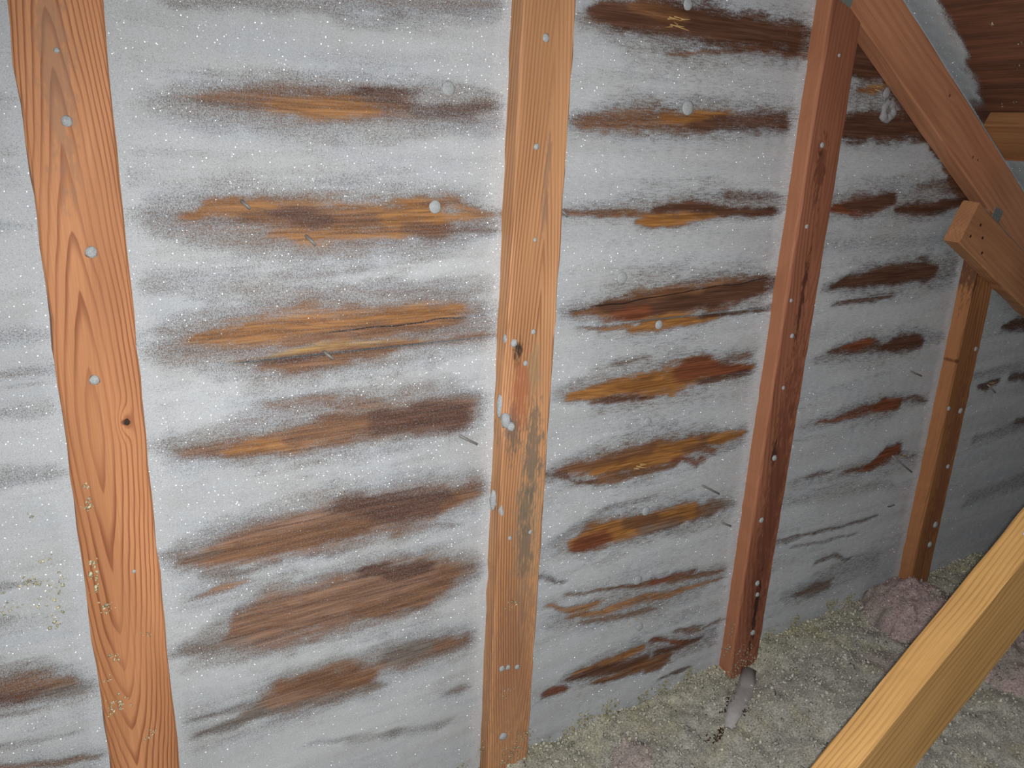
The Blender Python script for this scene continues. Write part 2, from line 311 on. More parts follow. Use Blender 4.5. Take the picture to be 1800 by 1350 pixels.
M_SHEATH = sheathing_mat()
M_FROST = frost_mat('hoar_frost')
M_KNOB = solid_frost_mat()
M_FLUFF = fluff_mat('glass_wool')
M_STEEL = flat_mat('dull_nail_steel', (0.30, 0.29, 0.28), 0.5, 0.2)
M_ZINC = flat_mat('galvanised_plate', (0.30, 0.34, 0.32), 0.5, 0.3)
M_DARK = flat_mat('dark_hole_in_wood', (0.05, 0.03, 0.022), 0.8)
def crystal_mat():
    n = NT('clear_ice_crystal')
    return n.done(n.bsdf((0.97, 0.98, 1.0), 0.12, None, 1.0))
M_CRYST = crystal_mat()
BARE=[
(0.5,0.8,'B',[(0.117,0.125,0.0073),(0.236,0.138,0.0116),(0.387,0.153,0.0137),(0.529,0.166,0.0087)]),
(0.3,0.9,'G',[(0.324,0.127,0.0068),(0.437,0.137,0.0099),(0.525,0.148,0.0073)]),
(0.42,0.9,'B',[(0.088,0.014,0.0193),(0.174,0.015,0.0303),(0.275,0.016,0.0388),(0.403,0.019,0.0336),(0.534,0.022,0.0197)]),
(0.8,0.7,'B',[(0.14,0.02,0.0066),(0.195,0.021,0.0135),(0.275,0.022,0.0183),(0.346,0.028,0.0188),(0.395,0.023,0.0134)]),
(0.85,0.6,'O',[(0.23,0.014,0.0069),(0.275,0.018,0.0113),(0.313,0.017,0.0129),(0.337,0.016,0.0087)]),
(0.7,0.7,'D',[(0.338,0.041,0.0057),(0.37,0.039,0.0087),(0.395,0.04,0.0074)]),
(0.65,0.7,'D',[(0.421,0.019,0.009),(0.465,0.021,0.0123),(0.536,0.029,0.0071)]),
(0.45,0.9,'B',[(0.054,-0.119,0.0137),(0.102,-0.127,0.0226),(0.164,-0.136,0.038),(0.301,-0.139,0.0483),(0.421,-0.138,0.0451),(0.54,-0.136,0.0215)]),
(0.97,0.35,'O',[(0.113,-0.119,0.0056),(0.134,-0.111,0.0114),(0.173,-0.113,0.0145),(0.224,-0.118,0.0178),(0.302,-0.125,0.0217),(0.386,-0.126,0.0201),(0.444,-0.126,0.0181)]),
(0.97,0.35,'B',[(0.179,-0.127,0.0059),(0.224,-0.126,0.0119),(0.27,-0.124,0.0137),(0.335,-0.128,0.011)]),
(0.97,0.4,'D',[(0.224,-0.119,0.006),(0.243,-0.122,0.0105),(0.27,-0.127,0.0107)]),
(0.9,0.4,'O',[(0.219,-0.146,0.0045),(0.245,-0.153,0.0092),(0.277,-0.154,0.0093),(0.334,-0.152,0.0064),(0.386,-0.151,0.0057)]),
(0.9,0.4,'O',[(0.386,-0.103,0.0055),(0.408,-0.106,0.008),(0.439,-0.111,0.0073)]),
(0.9,0.4,'B',[(0.417,-0.142,0.0066),(0.432,-0.144,0.0116),(0.449,-0.143,0.01)]),
(0.75,0.5,'O',[(0.462,-0.103,0.0057),(0.485,-0.108,0.0075),(0.505,-0.114,0.005)]),
(0.75,0.5,'O',[(0.449,-0.128,0.005),(0.486,-0.122,0.005),(0.554,-0.122,0.0026)]),
(0.5,0.6,'D',[(0.44,-0.149,0.0042),(0.506,-0.146,0.0043),(0.545,-0.149,0.0026)]),
(0.3,0.9,'B',[(0.062,-0.204,0.0145),(0.145,-0.213,0.0189),(0.299,-0.231,0.018),(0.538,-0.233,0.009)]),
(0.48,0.9,'B',[(0.038,-0.284,0.0187),(0.097,-0.286,0.0385),(0.216,-0.285,0.0528),(0.367,-0.287,0.052),(0.545,-0.288,0.028)]),
(0.95,0.4,'O',[(0.101,-0.276,0.0077),(0.14,-0.277,0.0141),(0.193,-0.275,0.0192),(0.248,-0.272,0.0213),(0.298,-0.276,0.0218),(0.367,-0.271,0.0172),(0.422,-0.268,0.0123),(0.489,-0.266,0.0045)]),
(0.95,0.5,'B',[(0.231,-0.295,0.0066),(0.297,-0.293,0.0101),(0.367,-0.289,0.0104),(0.441,-0.287,0.0072),(0.479,-0.283,0.0036)]),
(0.93,0.4,'Y',[(0.16,-0.314,0.0024),(0.215,-0.312,0.0041),(0.297,-0.312,0.006),(0.367,-0.312,0.0044),(0.413,-0.313,0.0027)]),
(0.95,0.4,'B',[(0.191,-0.322,0.0066),(0.23,-0.327,0.01),(0.296,-0.325,0.0129),(0.367,-0.322,0.0097),(0.413,-0.318,0.0063)]),
(0.8,0.5,'D',[(0.176,-0.314,0.0024),(0.23,-0.318,0.0033),(0.271,-0.32,0.0025)]),
(0.8,0.5,'B',[(0.413,-0.316,0.0045),(0.48,-0.318,0.0055),(0.546,-0.318,0.0038)]),
(0.7,0.6,'O',[(0.385,-0.275,0.0052),(0.441,-0.276,0.0071),(0.491,-0.273,0.0045)]),
(0.42,0.9,'B',[(0.036,-0.417,0.0121),(0.1,-0.432,0.0208),(0.169,-0.431,0.0387),(0.293,-0.429,0.0498),(0.442,-0.423,0.0479),(0.519,-0.439,0.0298)]),
(0.75,0.7,'B',[(0.085,-0.438,0.0083),(0.145,-0.44,0.0137),(0.208,-0.442,0.0211),(0.293,-0.44,0.0255)]),
(0.9,0.5,'O',[(0.137,-0.445,0.0068),(0.168,-0.446,0.0104),(0.224,-0.449,0.0107),(0.258,-0.447,0.0072)]),
(0.95,0.5,'B',[(0.225,-0.44,0.0124),(0.293,-0.433,0.0245),(0.384,-0.436,0.0264),(0.462,-0.44,0.0311),(0.495,-0.443,0.0257)]),
(0.97,0.4,'D',[(0.356,-0.436,0.0186),(0.413,-0.44,0.0229),(0.473,-0.447,0.0216),(0.491,-0.449,0.0178)]),
(0.55,0.8,'B',[(0.195,-0.383,0.0068),(0.26,-0.388,0.0105),(0.33,-0.398,0.009)]),
(0.4,0.9,'B',[(0.042,-0.594,0.0088),(0.088,-0.588,0.036),(0.202,-0.578,0.0564),(0.384,-0.575,0.0555),(0.518,-0.587,0.0267)]),
(0.97,0.3,'M',[(0.068,-0.598,0.0054),(0.091,-0.598,0.0163),(0.135,-0.597,0.0258),(0.184,-0.598,0.032),(0.244,-0.595,0.0347),(0.289,-0.591,0.0353),(0.384,-0.595,0.0305),(0.454,-0.595,0.0272),(0.488,-0.588,0.0127)]),
(0.97,0.5,'B',[(0.118,-0.605,0.0092),(0.175,-0.605,0.0151),(0.235,-0.605,0.0135),(0.307,-0.608,0.0139)]),
(0.97,0.5,'D',[(0.29,-0.564,0.0135),(0.355,-0.583,0.024),(0.403,-0.589,0.0266),(0.454,-0.59,0.0209),(0.485,-0.588,0.0084)]),
(0.6,0.6,'B',[(0.486,-0.598,0.0085),(0.498,-0.59,0.0095),(0.505,-0.59,0.0064)]),
(0.75,0.6,'B',[(0.509,-0.58,0.0127),(0.517,-0.58,0.0191),(0.526,-0.581,0.0149)]),
(0.6,0.6,'G',[(0.032,-0.585,0.0044),(0.057,-0.589,0.0062),(0.076,-0.594,0.0054)]),
(0.5,0.6,'B',[(0.374,-0.639,0.0052),(0.424,-0.637,0.0074),(0.476,-0.639,0.0065)]),
(0.6,0.5,'G',[(0.1,-0.633,0.0074),(0.124,-0.639,0.0084),(0.148,-0.641,0.0047)]),
(0.75,0.5,'O',[(0.085,-0.659,0.0047),(0.107,-0.656,0.0075),(0.131,-0.656,0.0057)]),
(0.4,0.9,'B',[(0.045,-0.741,0.0143),(0.109,-0.742,0.0441),(0.212,-0.734,0.0611),(0.383,-0.731,0.0651),(0.522,-0.736,0.0286)]),
(0.97,0.3,'M',[(0.11,-0.748,0.0098),(0.122,-0.735,0.0314),(0.16,-0.73,0.0438),(0.212,-0.732,0.0468),(0.285,-0.731,0.0481),(0.363,-0.731,0.0452),(0.424,-0.734,0.0397),(0.469,-0.735,0.0292),(0.475,-0.733,0.0157)]),
(0.97,0.5,'B',[(0.323,-0.763,0.0129),(0.383,-0.766,0.0154),(0.435,-0.763,0.0157),(0.467,-0.755,0.0136)]),
(0.97,0.5,'D',[(0.334,-0.686,0.0083),(0.373,-0.702,0.0149),(0.424,-0.71,0.0087)]),
(0.65,0.6,'B',[(0.479,-0.725,0.0135),(0.494,-0.732,0.0181),(0.508,-0.733,0.0136)]),
(0.55,0.6,'G',[(0.033,-0.747,0.0048),(0.068,-0.751,0.0097),(0.116,-0.753,0.0079)]),
(0.45,0.9,'B',[(0.243,-0.862,0.0131),(0.321,-0.856,0.0225),(0.403,-0.867,0.0303),(0.508,-0.878,0.0218)]),
(0.9,0.5,'B',[(0.362,-0.87,0.0103),(0.414,-0.874,0.0176),(0.458,-0.873,0.0166),(0.498,-0.877,0.0121)]),
(0.7,0.7,'G',[(0.372,-0.862,0.0138),(0.403,-0.865,0.0163),(0.43,-0.87,0.0094)]),
(0.93,0.35,'M',[(0.13,-0.886,0.0064),(0.147,-0.879,0.0191),(0.187,-0.877,0.0281),(0.243,-0.882,0.0309),(0.291,-0.885,0.0315),(0.329,-0.893,0.0229)]),
(0.95,0.4,'B',[(0.188,-0.859,0.0086),(0.243,-0.868,0.0176),(0.291,-0.88,0.0247),(0.321,-0.89,0.016)]),
(0.75,0.4,'G',[(0.06,-0.903,0.0042),(0.085,-0.903,0.0084),(0.115,-0.901,0.0095),(0.137,-0.894,0.0096)]),
(0.55,0.6,'G',[(0.067,-0.871,0.0041),(0.126,-0.873,0.0084)]),
(0.6,0.6,'G',[(0.133,-0.9,0.0032),(0.242,-0.909,0.0045),(0.34,-0.915,0.0046)]),
(0.4,0.8,'G',[(0.371,-1.029,0.0086),(0.46,-1.046,0.0103)]),
(0.6,0.5,'B',[(0.487,-0.979,0.0063),(0.502,-0.979,0.0089)]),
(0.35,0.8,'G',[(0.239,-0.986,0.0069),(0.36,-1.024,0.0098)]),
(0.3,0.9,'G',[(-0.131,-0.132,0.005),(-0.098,-0.129,0.0057),(-0.059,-0.128,0.0032)]),
(0.22,0.9,'G',[(-0.112,0.001,0.0058),(-0.08,0.006,0.0059),(-0.055,0.008,0.0048)]),
(0.3,0.9,'G',[(-0.149,-0.258,0.0094),(-0.116,-0.26,0.0096),(-0.06,-0.26,0.0084)]),
(0.5,0.8,'O',[(-0.155,-0.302,0.0041),(-0.11,-0.3,0.007),(-0.08,-0.299,0.01),(-0.06,-0.299,0.0086)]),
(0.45,0.6,'D',[(-0.158,-0.321,0.0021),(-0.124,-0.319,0.0035),(-0.058,-0.318,0.0029)]),
(0.35,0.9,'G',[(-0.174,-0.433,0.0117),(-0.139,-0.434,0.0134),(-0.103,-0.435,0.0137),(-0.063,-0.439,0.0078)]),
(0.3,0.9,'G',[(-0.162,-0.347,0.0056),(-0.116,-0.35,0.0072),(-0.068,-0.35,0.0074)]),
(0.5,0.8,'B',[(-0.196,-0.585,0.0079),(-0.159,-0.579,0.0096),(-0.14,-0.58,0.0048)]),
(0.4,0.8,'G',[(-0.165,-0.628,0.0066),(-0.156,-0.626,0.0049)]),
(0.4,0.9,'B',[(-0.228,-0.723,0.0251),(-0.178,-0.724,0.0386),(-0.128,-0.738,0.0353),(-0.083,-0.768,0.0137)]),
(0.8,0.6,'B',[(-0.229,-0.732,0.0168),(-0.179,-0.732,0.0206),(-0.148,-0.738,0.021),(-0.116,-0.747,0.0161),(-0.109,-0.749,0.0108)]),
(0.75,0.6,'D',[(-0.23,-0.74,0.0067),(-0.181,-0.745,0.0104),(-0.143,-0.753,0.008)]),
(0.7,0.6,'G',[(-0.12,-0.759,0.0072),(-0.104,-0.763,0.009),(-0.09,-0.766,0.0055)]),
(0.5,0.7,'G',[(-0.185,-0.773,0.0035),(-0.156,-0.778,0.0053)]),
(0.75,0.5,'B',[(-0.244,-0.832,0.007),(-0.195,-0.847,0.0073),(-0.137,-0.87,0.0075),(-0.085,-0.881,0.0039)]),
(0.35,0.8,'G',[(-0.184,-0.818,0.0054),(-0.111,-0.83,0.0047)]),
(0.4,0.9,'B',[(0.69,0.165,0.0156),(0.766,0.161,0.0402),(0.944,0.164,0.0473),(1.179,0.17,0.0419)]),
(0.97,0.35,'D',[(0.705,0.173,0.0109),(0.742,0.174,0.019),(0.821,0.18,0.0277),(0.88,0.179,0.03),(0.955,0.175,0.0292),(1.048,0.175,0.0266),(1.149,0.172,0.0239),(1.209,0.17,0.0207)]),
(0.95,0.5,'B',[(0.785,0.191,0.008),(0.831,0.186,0.0098),(0.874,0.181,0.0066)]),
(0.65,0.6,'B',[(0.862,0.129,0.0025),(0.987,0.141,0.0044),(1.214,0.152,0.0048)]),
(0.8,0.6,'D',[(0.999,0.146,0.0035),(1.054,0.148,0.0054),(1.139,0.15,0.0046)]),
(0.4,0.9,'B',[(0.686,0.014,0.0169),(0.781,0.021,0.0331),(0.966,0.03,0.0371),(1.163,0.036,0.0248)]),
(0.72,0.7,'B',[(0.702,0.015,0.0085),(0.769,0.022,0.0173),(0.839,0.028,0.0195),(0.902,0.021,0.0182),(0.954,0.018,0.013)]),
(0.88,0.5,'O',[(0.869,0.031,0.0072),(0.9,0.033,0.0063),(0.932,0.035,0.011),(0.991,0.036,0.0075)]),
(0.85,0.6,'D',[(0.941,0.02,0.0074),(1.007,0.022,0.0114),(1.083,0.029,0.0174),(1.136,0.034,0.0138)]),
(0.35,0.9,'B',[(0.703,-0.123,0.0128),(0.857,-0.118,0.0308),(1.029,-0.105,0.0284),(1.179,-0.112,0.015)]),
(0.75,0.5,'B',[(0.664,-0.124,0.0036),(0.749,-0.127,0.0056),(0.821,-0.129,0.0057),(0.859,-0.133,0.0078)]),
(0.95,0.4,'O',[(0.828,-0.14,0.0067),(0.872,-0.139,0.0117),(0.924,-0.136,0.0129),(0.977,-0.133,0.0091),(1.019,-0.13,0.0051)]),
(0.95,0.45,'D',[(0.87,-0.122,0.0058),(0.934,-0.116,0.0089),(1.032,-0.123,0.0092),(1.106,-0.128,0.0084),(1.151,-0.127,0.0075)]),
(0.5,0.8,'D',[(1.027,-0.097,0.0081),(1.099,-0.095,0.0103),(1.16,-0.098,0.0063)]),
(0.45,0.9,'B',[(0.693,-0.291,0.0178),(0.764,-0.286,0.0364),(0.877,-0.284,0.0525),(1.043,-0.274,0.0497),(1.18,-0.271,0.0346)]),
(0.95,0.45,'B',[(0.716,-0.291,0.006),(0.776,-0.289,0.0163),(0.839,-0.287,0.027),(0.918,-0.287,0.0298),(1.0,-0.282,0.0284),(1.087,-0.275,0.0224),(1.176,-0.269,0.0184)]),
(0.97,0.5,'D',[(0.775,-0.282,0.0101),(0.827,-0.296,0.0187),(0.879,-0.295,0.0127),(0.987,-0.29,0.0131),(1.073,-0.278,0.0179),(1.167,-0.271,0.0161)]),
(0.97,0.5,'R',[(0.808,-0.3,0.0083),(0.828,-0.303,0.0125),(0.854,-0.305,0.0126)]),
(0.93,0.4,'O',[(0.833,-0.331,0.0063),(0.869,-0.326,0.0128),(0.923,-0.324,0.013),(0.993,-0.325,0.0089),(1.05,-0.321,0.0045)]),
(0.8,0.5,'D',[(1.006,-0.318,0.0045),(1.065,-0.32,0.0045),(1.176,-0.317,0.0035)]),
(0.7,0.6,'O',[(0.73,-0.32,0.003),(0.767,-0.322,0.0031),(0.817,-0.323,0.0042)]),
(0.4,0.9,'B',[(0.692,-0.432,0.0148),(0.777,-0.433,0.0435),(0.937,-0.431,0.0516),(1.147,-0.432,0.0306)]),
(0.95,0.4,'O',[(0.716,-0.441,0.0064),(0.766,-0.442,0.0152),(0.829,-0.44,0.0244),(0.91,-0.441,0.0274),(0.966,-0.434,0.0301),(1.023,-0.427,0.0259),(1.069,-0.435,0.0168),(1.141,-0.441,0.0049)]),
(0.95,0.5,'R',[(0.965,-0.429,0.0162),(1.022,-0.424,0.0188),(1.061,-0.432,0.0143),(1.125,-0.442,0.0049)]),
(0.85,0.5,'D',[(0.761,-0.46,0.0033),(0.806,-0.463,0.0045),(0.886,-0.467,0.0034)]),
(0.6,0.6,'G',[(0.811,-0.39,0.0032),(0.864,-0.391,0.0033)]),
(0.6,0.7,'D',[(1.08,-0.411,0.0071),(1.127,-0.411,0.0072)]),
(0.7,0.5,'D',[(1.027,-0.456,0.0036),(1.135,-0.452,0.0049)]),
(0.45,0.9,'B',[(0.672,-0.586,0.0113),(0.766,-0.586,0.0372),(0.9,-0.585,0.051),(1.142,-0.586,0.0262)]),
(0.92,0.4,'B',[(0.696,-0.582,0.0045),(0.765,-0.584,0.0139),(0.844,-0.581,0.0214),(0.928,-0.58,0.0244),(1.001,-0.581,0.0188),(1.061,-0.578,0.0127)]),
(0.93,0.4,'O',[(0.78,-0.6,0.0071),(0.86,-0.598,0.012),(0.917,-0.605,0.0123),(0.974,-0.601,0.0113),(1.003,-0.594,0.0101)]),
(0.93,0.4,'O',[(0.928,-0.58,0.0122),(0.972,-0.583,0.0124),(1.008,-0.58,0.01)]),
(0.93,0.4,'O',[(1.07,-0.583,0.0102),(1.102,-0.583,0.0129),(1.142,-0.582,0.0052)]),
(0.85,0.5,'B',[(0.768,-0.615,0.0071),(0.821,-0.62,0.0096),(0.89,-0.624,0.0098),(0.962,-0.623,0.0063)]),
(0.7,0.5,'D',[(0.666,-0.584,0.0022),(0.703,-0.592,0.0046),(0.729,-0.609,0.0046),(0.762,-0.614,0.0047)]),
(0.7,0.6,'R',[(0.983,-0.612,0.0063),(1.026,-0.625,0.0116),(1.037,-0.619,0.0103)]),
(0.8,0.5,'B',[(1.003,-0.594,0.0075),(1.041,-0.594,0.0089),(1.066,-0.604,0.0077)]),
(0.35,0.9,'B',[(0.713,-0.733,0.0244),(0.806,-0.737,0.0503),(0.977,-0.733,0.0464),(1.136,-0.742,0.0251)]),
(0.96,0.35,'O',[(0.742,-0.736,0.0173),(0.772,-0.735,0.0274),(0.819,-0.738,0.0278),(0.875,-0.739,0.0219),(0.933,-0.737,0.0223),(1.008,-0.736,0.0214),(1.042,-0.737,0.0189)]),
(0.95,0.5,'R',[(0.753,-0.746,0.0149),(0.78,-0.749,0.0151),(0.807,-0.75,0.0127)]),
(0.95,0.5,'B',[(0.874,-0.726,0.0102),(0.903,-0.733,0.0181),(0.949,-0.746,0.0132),(0.994,-0.75,0.0107)]),
(0.8,0.5,'B',[(1.065,-0.742,0.0137),(1.084,-0.741,0.022),(1.107,-0.74,0.0111)]),
(0.5,0.8,'G',[(1.106,-0.739,0.0083),(1.128,-0.742,0.0083)]),
(0.35,0.9,'M',[(0.705,-0.898,0.0209),(0.821,-0.907,0.0381),(0.97,-0.917,0.04),(1.148,-0.911,0.021)]),
(0.75,0.5,'O',[(0.696,-0.859,0.0051),(0.737,-0.879,0.0078),(0.792,-0.888,0.0053)]),
(0.75,0.5,'B',[(0.735,-0.849,0.0026),(0.831,-0.864,0.004),(0.905,-0.878,0.0069),(0.998,-0.891,0.0071),(1.147,-0.903,0.0045)]),
(0.7,0.5,'O',[(0.752,-0.896,0.0053),(0.822,-0.911,0.0068),(0.909,-0.913,0.0084),(1.018,-0.921,0.0072),(1.134,-0.928,0.0045)]),
(0.6,0.6,'M',[(0.781,-0.921,0.0054),(0.853,-0.937,0.0069),(0.942,-0.941,0.0071)]),
(0.65,0.6,'G',[(0.672,-0.789,0.0049),(0.689,-0.798,0.0075),(0.712,-0.812,0.005)]),
(0.45,0.8,'B',[(0.749,-1.045,0.0169),(0.835,-1.054,0.0319),(0.94,-1.055,0.0374),(1.14,-1.078,0.0223)]),
(0.85,0.5,'O',[(0.777,-1.041,0.0071),(0.834,-1.044,0.013),(0.878,-1.046,0.0146),(0.926,-1.036,0.0118)]),
(0.92,0.4,'D',[(0.766,-1.051,0.0057),(0.821,-1.056,0.0101),(0.881,-1.066,0.0103),(0.942,-1.07,0.012)]),
(0.92,0.4,'B',[(0.823,-1.078,0.0044),(0.883,-1.086,0.0089),(0.944,-1.086,0.0121),(0.992,-1.091,0.0215),(1.004,-1.084,0.0154)]),
(0.85,0.4,'D',[(0.985,-1.065,0.0061),(1.038,-1.068,0.0077),(1.091,-1.068,0.0063)]),
(0.8,0.5,'R',[(0.971,-1.026,0.006),(1.01,-1.047,0.0061),(1.053,-1.058,0.0062)]),
(0.92,0.4,'R',[(0.701,-1.061,0.0084),(0.716,-1.061,0.0098),(0.734,-1.064,0.0071)]),
(0.75,0.4,'D',[(1.005,-1.134,0.0031),(1.047,-1.14,0.0064),(1.075,-1.142,0.0048)]),
(0.65,0.6,'B',[(1.032,-1.025,0.0061),(1.062,-1.032,0.0092),(1.091,-1.032,0.0062)]),
(0.6,0.6,'B',[(1.092,-1.041,0.0031),(1.161,-1.042,0.0047)]),
(0.7,0.5,'R',[(0.951,-0.884,0.0056),(0.997,-0.884,0.0057),(1.053,-0.885,0.0058)]),
(0.3,0.9,'G',[(0.675,-0.729,0.0096),(0.736,-0.703,0.0121),(0.827,-0.681,0.0124),(0.897,-0.684,0.0076)]),
(0.25,0.9,'G',[(0.935,-0.755,0.0132),(1.013,-0.774,0.0163),(1.126,-0.78,0.0141)]),
(0.97,0.3,'D',[(1.205,0.187,0.042),(1.307,0.161,0.044),(1.36,0.152,0.0359),(1.4,0.142,0.0223),(1.438,0.124,0.0124)]),
(0.45,0.9,'D',[(1.308,0.095,0.0252),(1.393,0.095,0.0415),(1.505,0.085,0.0378)]),
(0.97,0.35,'D',[(1.308,0.028,0.0209),(1.358,0.033,0.0275),(1.446,0.036,0.0304),(1.538,0.039,0.0289),(1.62,0.031,0.016)]),
(0.93,0.3,'D',[(1.42,0.123,0.0206),(1.472,0.099,0.0297),(1.519,0.069,0.0262),(1.603,0.021,0.0252)]),  # shadow along the chord's lower edge, painted as a dark frost-free strip
(0.9,0.3,'D',[(1.607,0.01,0.023),(1.674,-0.036,0.0264),(1.747,-0.091,0.0251),(1.806,-0.13,0.0155)]),  # lower stretch of the painted chord shadow
(0.8,0.4,'O',[(1.349,0.098,0.0051),(1.374,0.102,0.0092),(1.399,0.105,0.0062)]),
(0.35,0.9,'B',[(1.32,-0.118,0.0269),(1.449,-0.102,0.0394),(1.6,-0.091,0.0457),(1.769,-0.091,0.0378)]),
(0.97,0.4,'R',[(1.327,-0.126,0.009),(1.381,-0.121,0.0172),(1.453,-0.116,0.0198),(1.499,-0.108,0.0118)]),
(0.97,0.4,'D',[(1.381,-0.119,0.0091),(1.452,-0.115,0.014),(1.499,-0.108,0.0106)]),
(0.95,0.4,'D',[(1.532,-0.129,0.0072),(1.592,-0.128,0.0146),(1.653,-0.128,0.0137),(1.713,-0.119,0.0113),(1.777,-0.113,0.0102)]),
(0.5,0.8,'D',[(1.598,-0.085,0.0096),(1.657,-0.079,0.0122),(1.744,-0.085,0.0175)]),
(0.5,0.9,'D',[(1.344,-0.287,0.0146),(1.46,-0.278,0.0327),(1.618,-0.274,0.042),(1.777,-0.267,0.0355)]),
(0.97,0.4,'D',[(1.357,-0.285,0.0073),(1.423,-0.279,0.0137),(1.497,-0.274,0.019),(1.597,-0.273,0.0234),(1.668,-0.268,0.0239),(1.701,-0.27,0.0134)]),
(0.8,0.5,'D',[(1.376,-0.325,0.0038),(1.463,-0.323,0.0064),(1.496,-0.325,0.0078),(1.56,-0.321,0.004)]),
(0.35,0.9,'D',[(1.354,-0.443,0.0131),(1.463,-0.431,0.0322),(1.668,-0.436,0.0398),(1.779,-0.435,0.0176)]),
(0.8,0.5,'D',[(1.398,-0.435,0.004),(1.453,-0.43,0.0134),(1.521,-0.429,0.0164),(1.565,-0.442,0.0097)]),
(0.85,0.5,'R',[(1.443,-0.429,0.0067),(1.478,-0.427,0.0108),(1.505,-0.426,0.0081)]),
(0.93,0.45,'D',[(1.575,-0.44,0.0083),(1.625,-0.434,0.0211),(1.668,-0.436,0.0228),(1.697,-0.438,0.0172)]),
(0.35,0.9,'B',[(1.352,-0.593,0.0112),(1.466,-0.593,0.0201),(1.629,-0.588,0.03),(1.762,-0.59,0.0155)]),
(0.75,0.5,'R',[(1.389,-0.592,0.0042),(1.466,-0.593,0.0072),(1.526,-0.593,0.0117),(1.55,-0.591,0.0132)]),
(0.95,0.4,'R',[(1.578,-0.59,0.0089),(1.611,-0.587,0.0164),(1.646,-0.59,0.0181),(1.666,-0.591,0.0151)]),
(0.6,0.5,'D',[(1.693,-0.584,0.0061),(1.737,-0.583,0.0077),(1.775,-0.594,0.0047)]),
(0.3,0.9,'B',[(1.347,-0.737,0.0148),(1.505,-0.746,0.0216),(1.673,-0.741,0.0354),(1.814,-0.751,0.0167)]),
(0.93,0.4,'R',[(1.604,-0.743,0.0079),(1.631,-0.73,0.019),(1.663,-0.719,0.0223),(1.7,-0.716,0.0144)]),
(0.65,0.6,'R',[(1.525,-0.743,0.0047),(1.577,-0.744,0.0079),(1.613,-0.745,0.0079)]),
(0.5,0.6,'D',[(1.402,-0.731,0.006),(1.422,-0.73,0.0105),(1.442,-0.734,0.0045)]),
(0.4,0.6,'D',[(1.726,-0.73,0.0081),(1.764,-0.742,0.0066)]),
(0.6,0.6,'D',[(1.347,-0.87,0.0031),(1.457,-0.881,0.0064),(1.542,-0.89,0.0049),(1.661,-0.891,0.0034)]),
(0.5,0.6,'D',[(1.373,-0.903,0.0032),(1.507,-0.918,0.005),(1.593,-0.923,0.0034)]),
(0.5,0.7,'G',[(1.301,-0.87,0.0077),(1.34,-0.88,0.0094),(1.379,-0.882,0.0063)]),
(0.6,0.5,'D',[(1.478,-0.968,0.005),(1.523,-0.969,0.0085),(1.586,-0.996,0.0035)]),
(0.7,0.6,'B',[(1.424,-1.045,0.0085),(1.471,-1.047,0.0155),(1.522,-1.05,0.0139)]),
(0.3,0.9,'G',[(1.374,-1.041,0.0201),(1.514,-1.033,0.0432),(1.711,-1.029,0.0362)]),
(0.25,0.9,'G',[(1.279,-0.765,0.0147),(1.455,-0.788,0.0217),(1.693,-0.806,0.0166)]),
(0.2,0.9,'G',[(1.313,-0.198,0.0116),(1.764,-0.2,0.0159)]),
(0.85,0.5,'D',[(2.06,-0.436,0.0078),(2.112,-0.433,0.019),(2.234,-0.428,0.0293)]),
(0.8,0.5,'D',[(2.011,-0.592,0.0099),(2.045,-0.593,0.0166),(2.077,-0.588,0.0117)]),
(0.75,0.5,'D',[(2.157,-0.584,0.0102),(2.22,-0.586,0.0155),(2.308,-0.589,0.0176)]),
(0.7,0.5,'D',[(2.252,-0.728,0.011),(2.374,-0.735,0.0227)]),
(0.35,0.9,'G',[(2.05,-0.743,0.0176),(2.286,-0.738,0.026),(2.441,-0.745,0.0269)]),
(0.35,0.9,'G',[(2.082,-0.936,0.0191),(2.366,-0.922,0.0282),(2.53,-0.935,0.0293)]),
(0.3,0.9,'G',[(1.94,-0.552,0.0128),(2.205,-0.552,0.0204)]),
]

# ------------------------------------------------------------------ gable wall: sheathing and its frost
ZJ = -0.3176                       # joint between upper and lower plywood panel
ROOF_OFF = 0.036                   # roof deck sits this far above the top edge of the gable chord
def chord_low(x): return 0.208 - 0.6235 * (x - 1.265)
def chord_top(x): return 0.257 - 0.6235 * (x - 1.377)
ROOF_N = Vector((0.6235, 0, 1)).normalized()
def roof_z(x): return chord_top(x) + ROOF_OFF * math.hypot(1, 0.6235)

TONES = {'O': (0.42, 0.19, 0.058), 'B': (0.265, 0.128, 0.062), 'D': (0.145, 0.069, 0.044), 'M': (0.33, 0.175, 0.105),
         'Y': (0.60, 0.36, 0.11), 'G': (0.22, 0.18, 0.155), 'R': (0.26, 0.085, 0.04)}

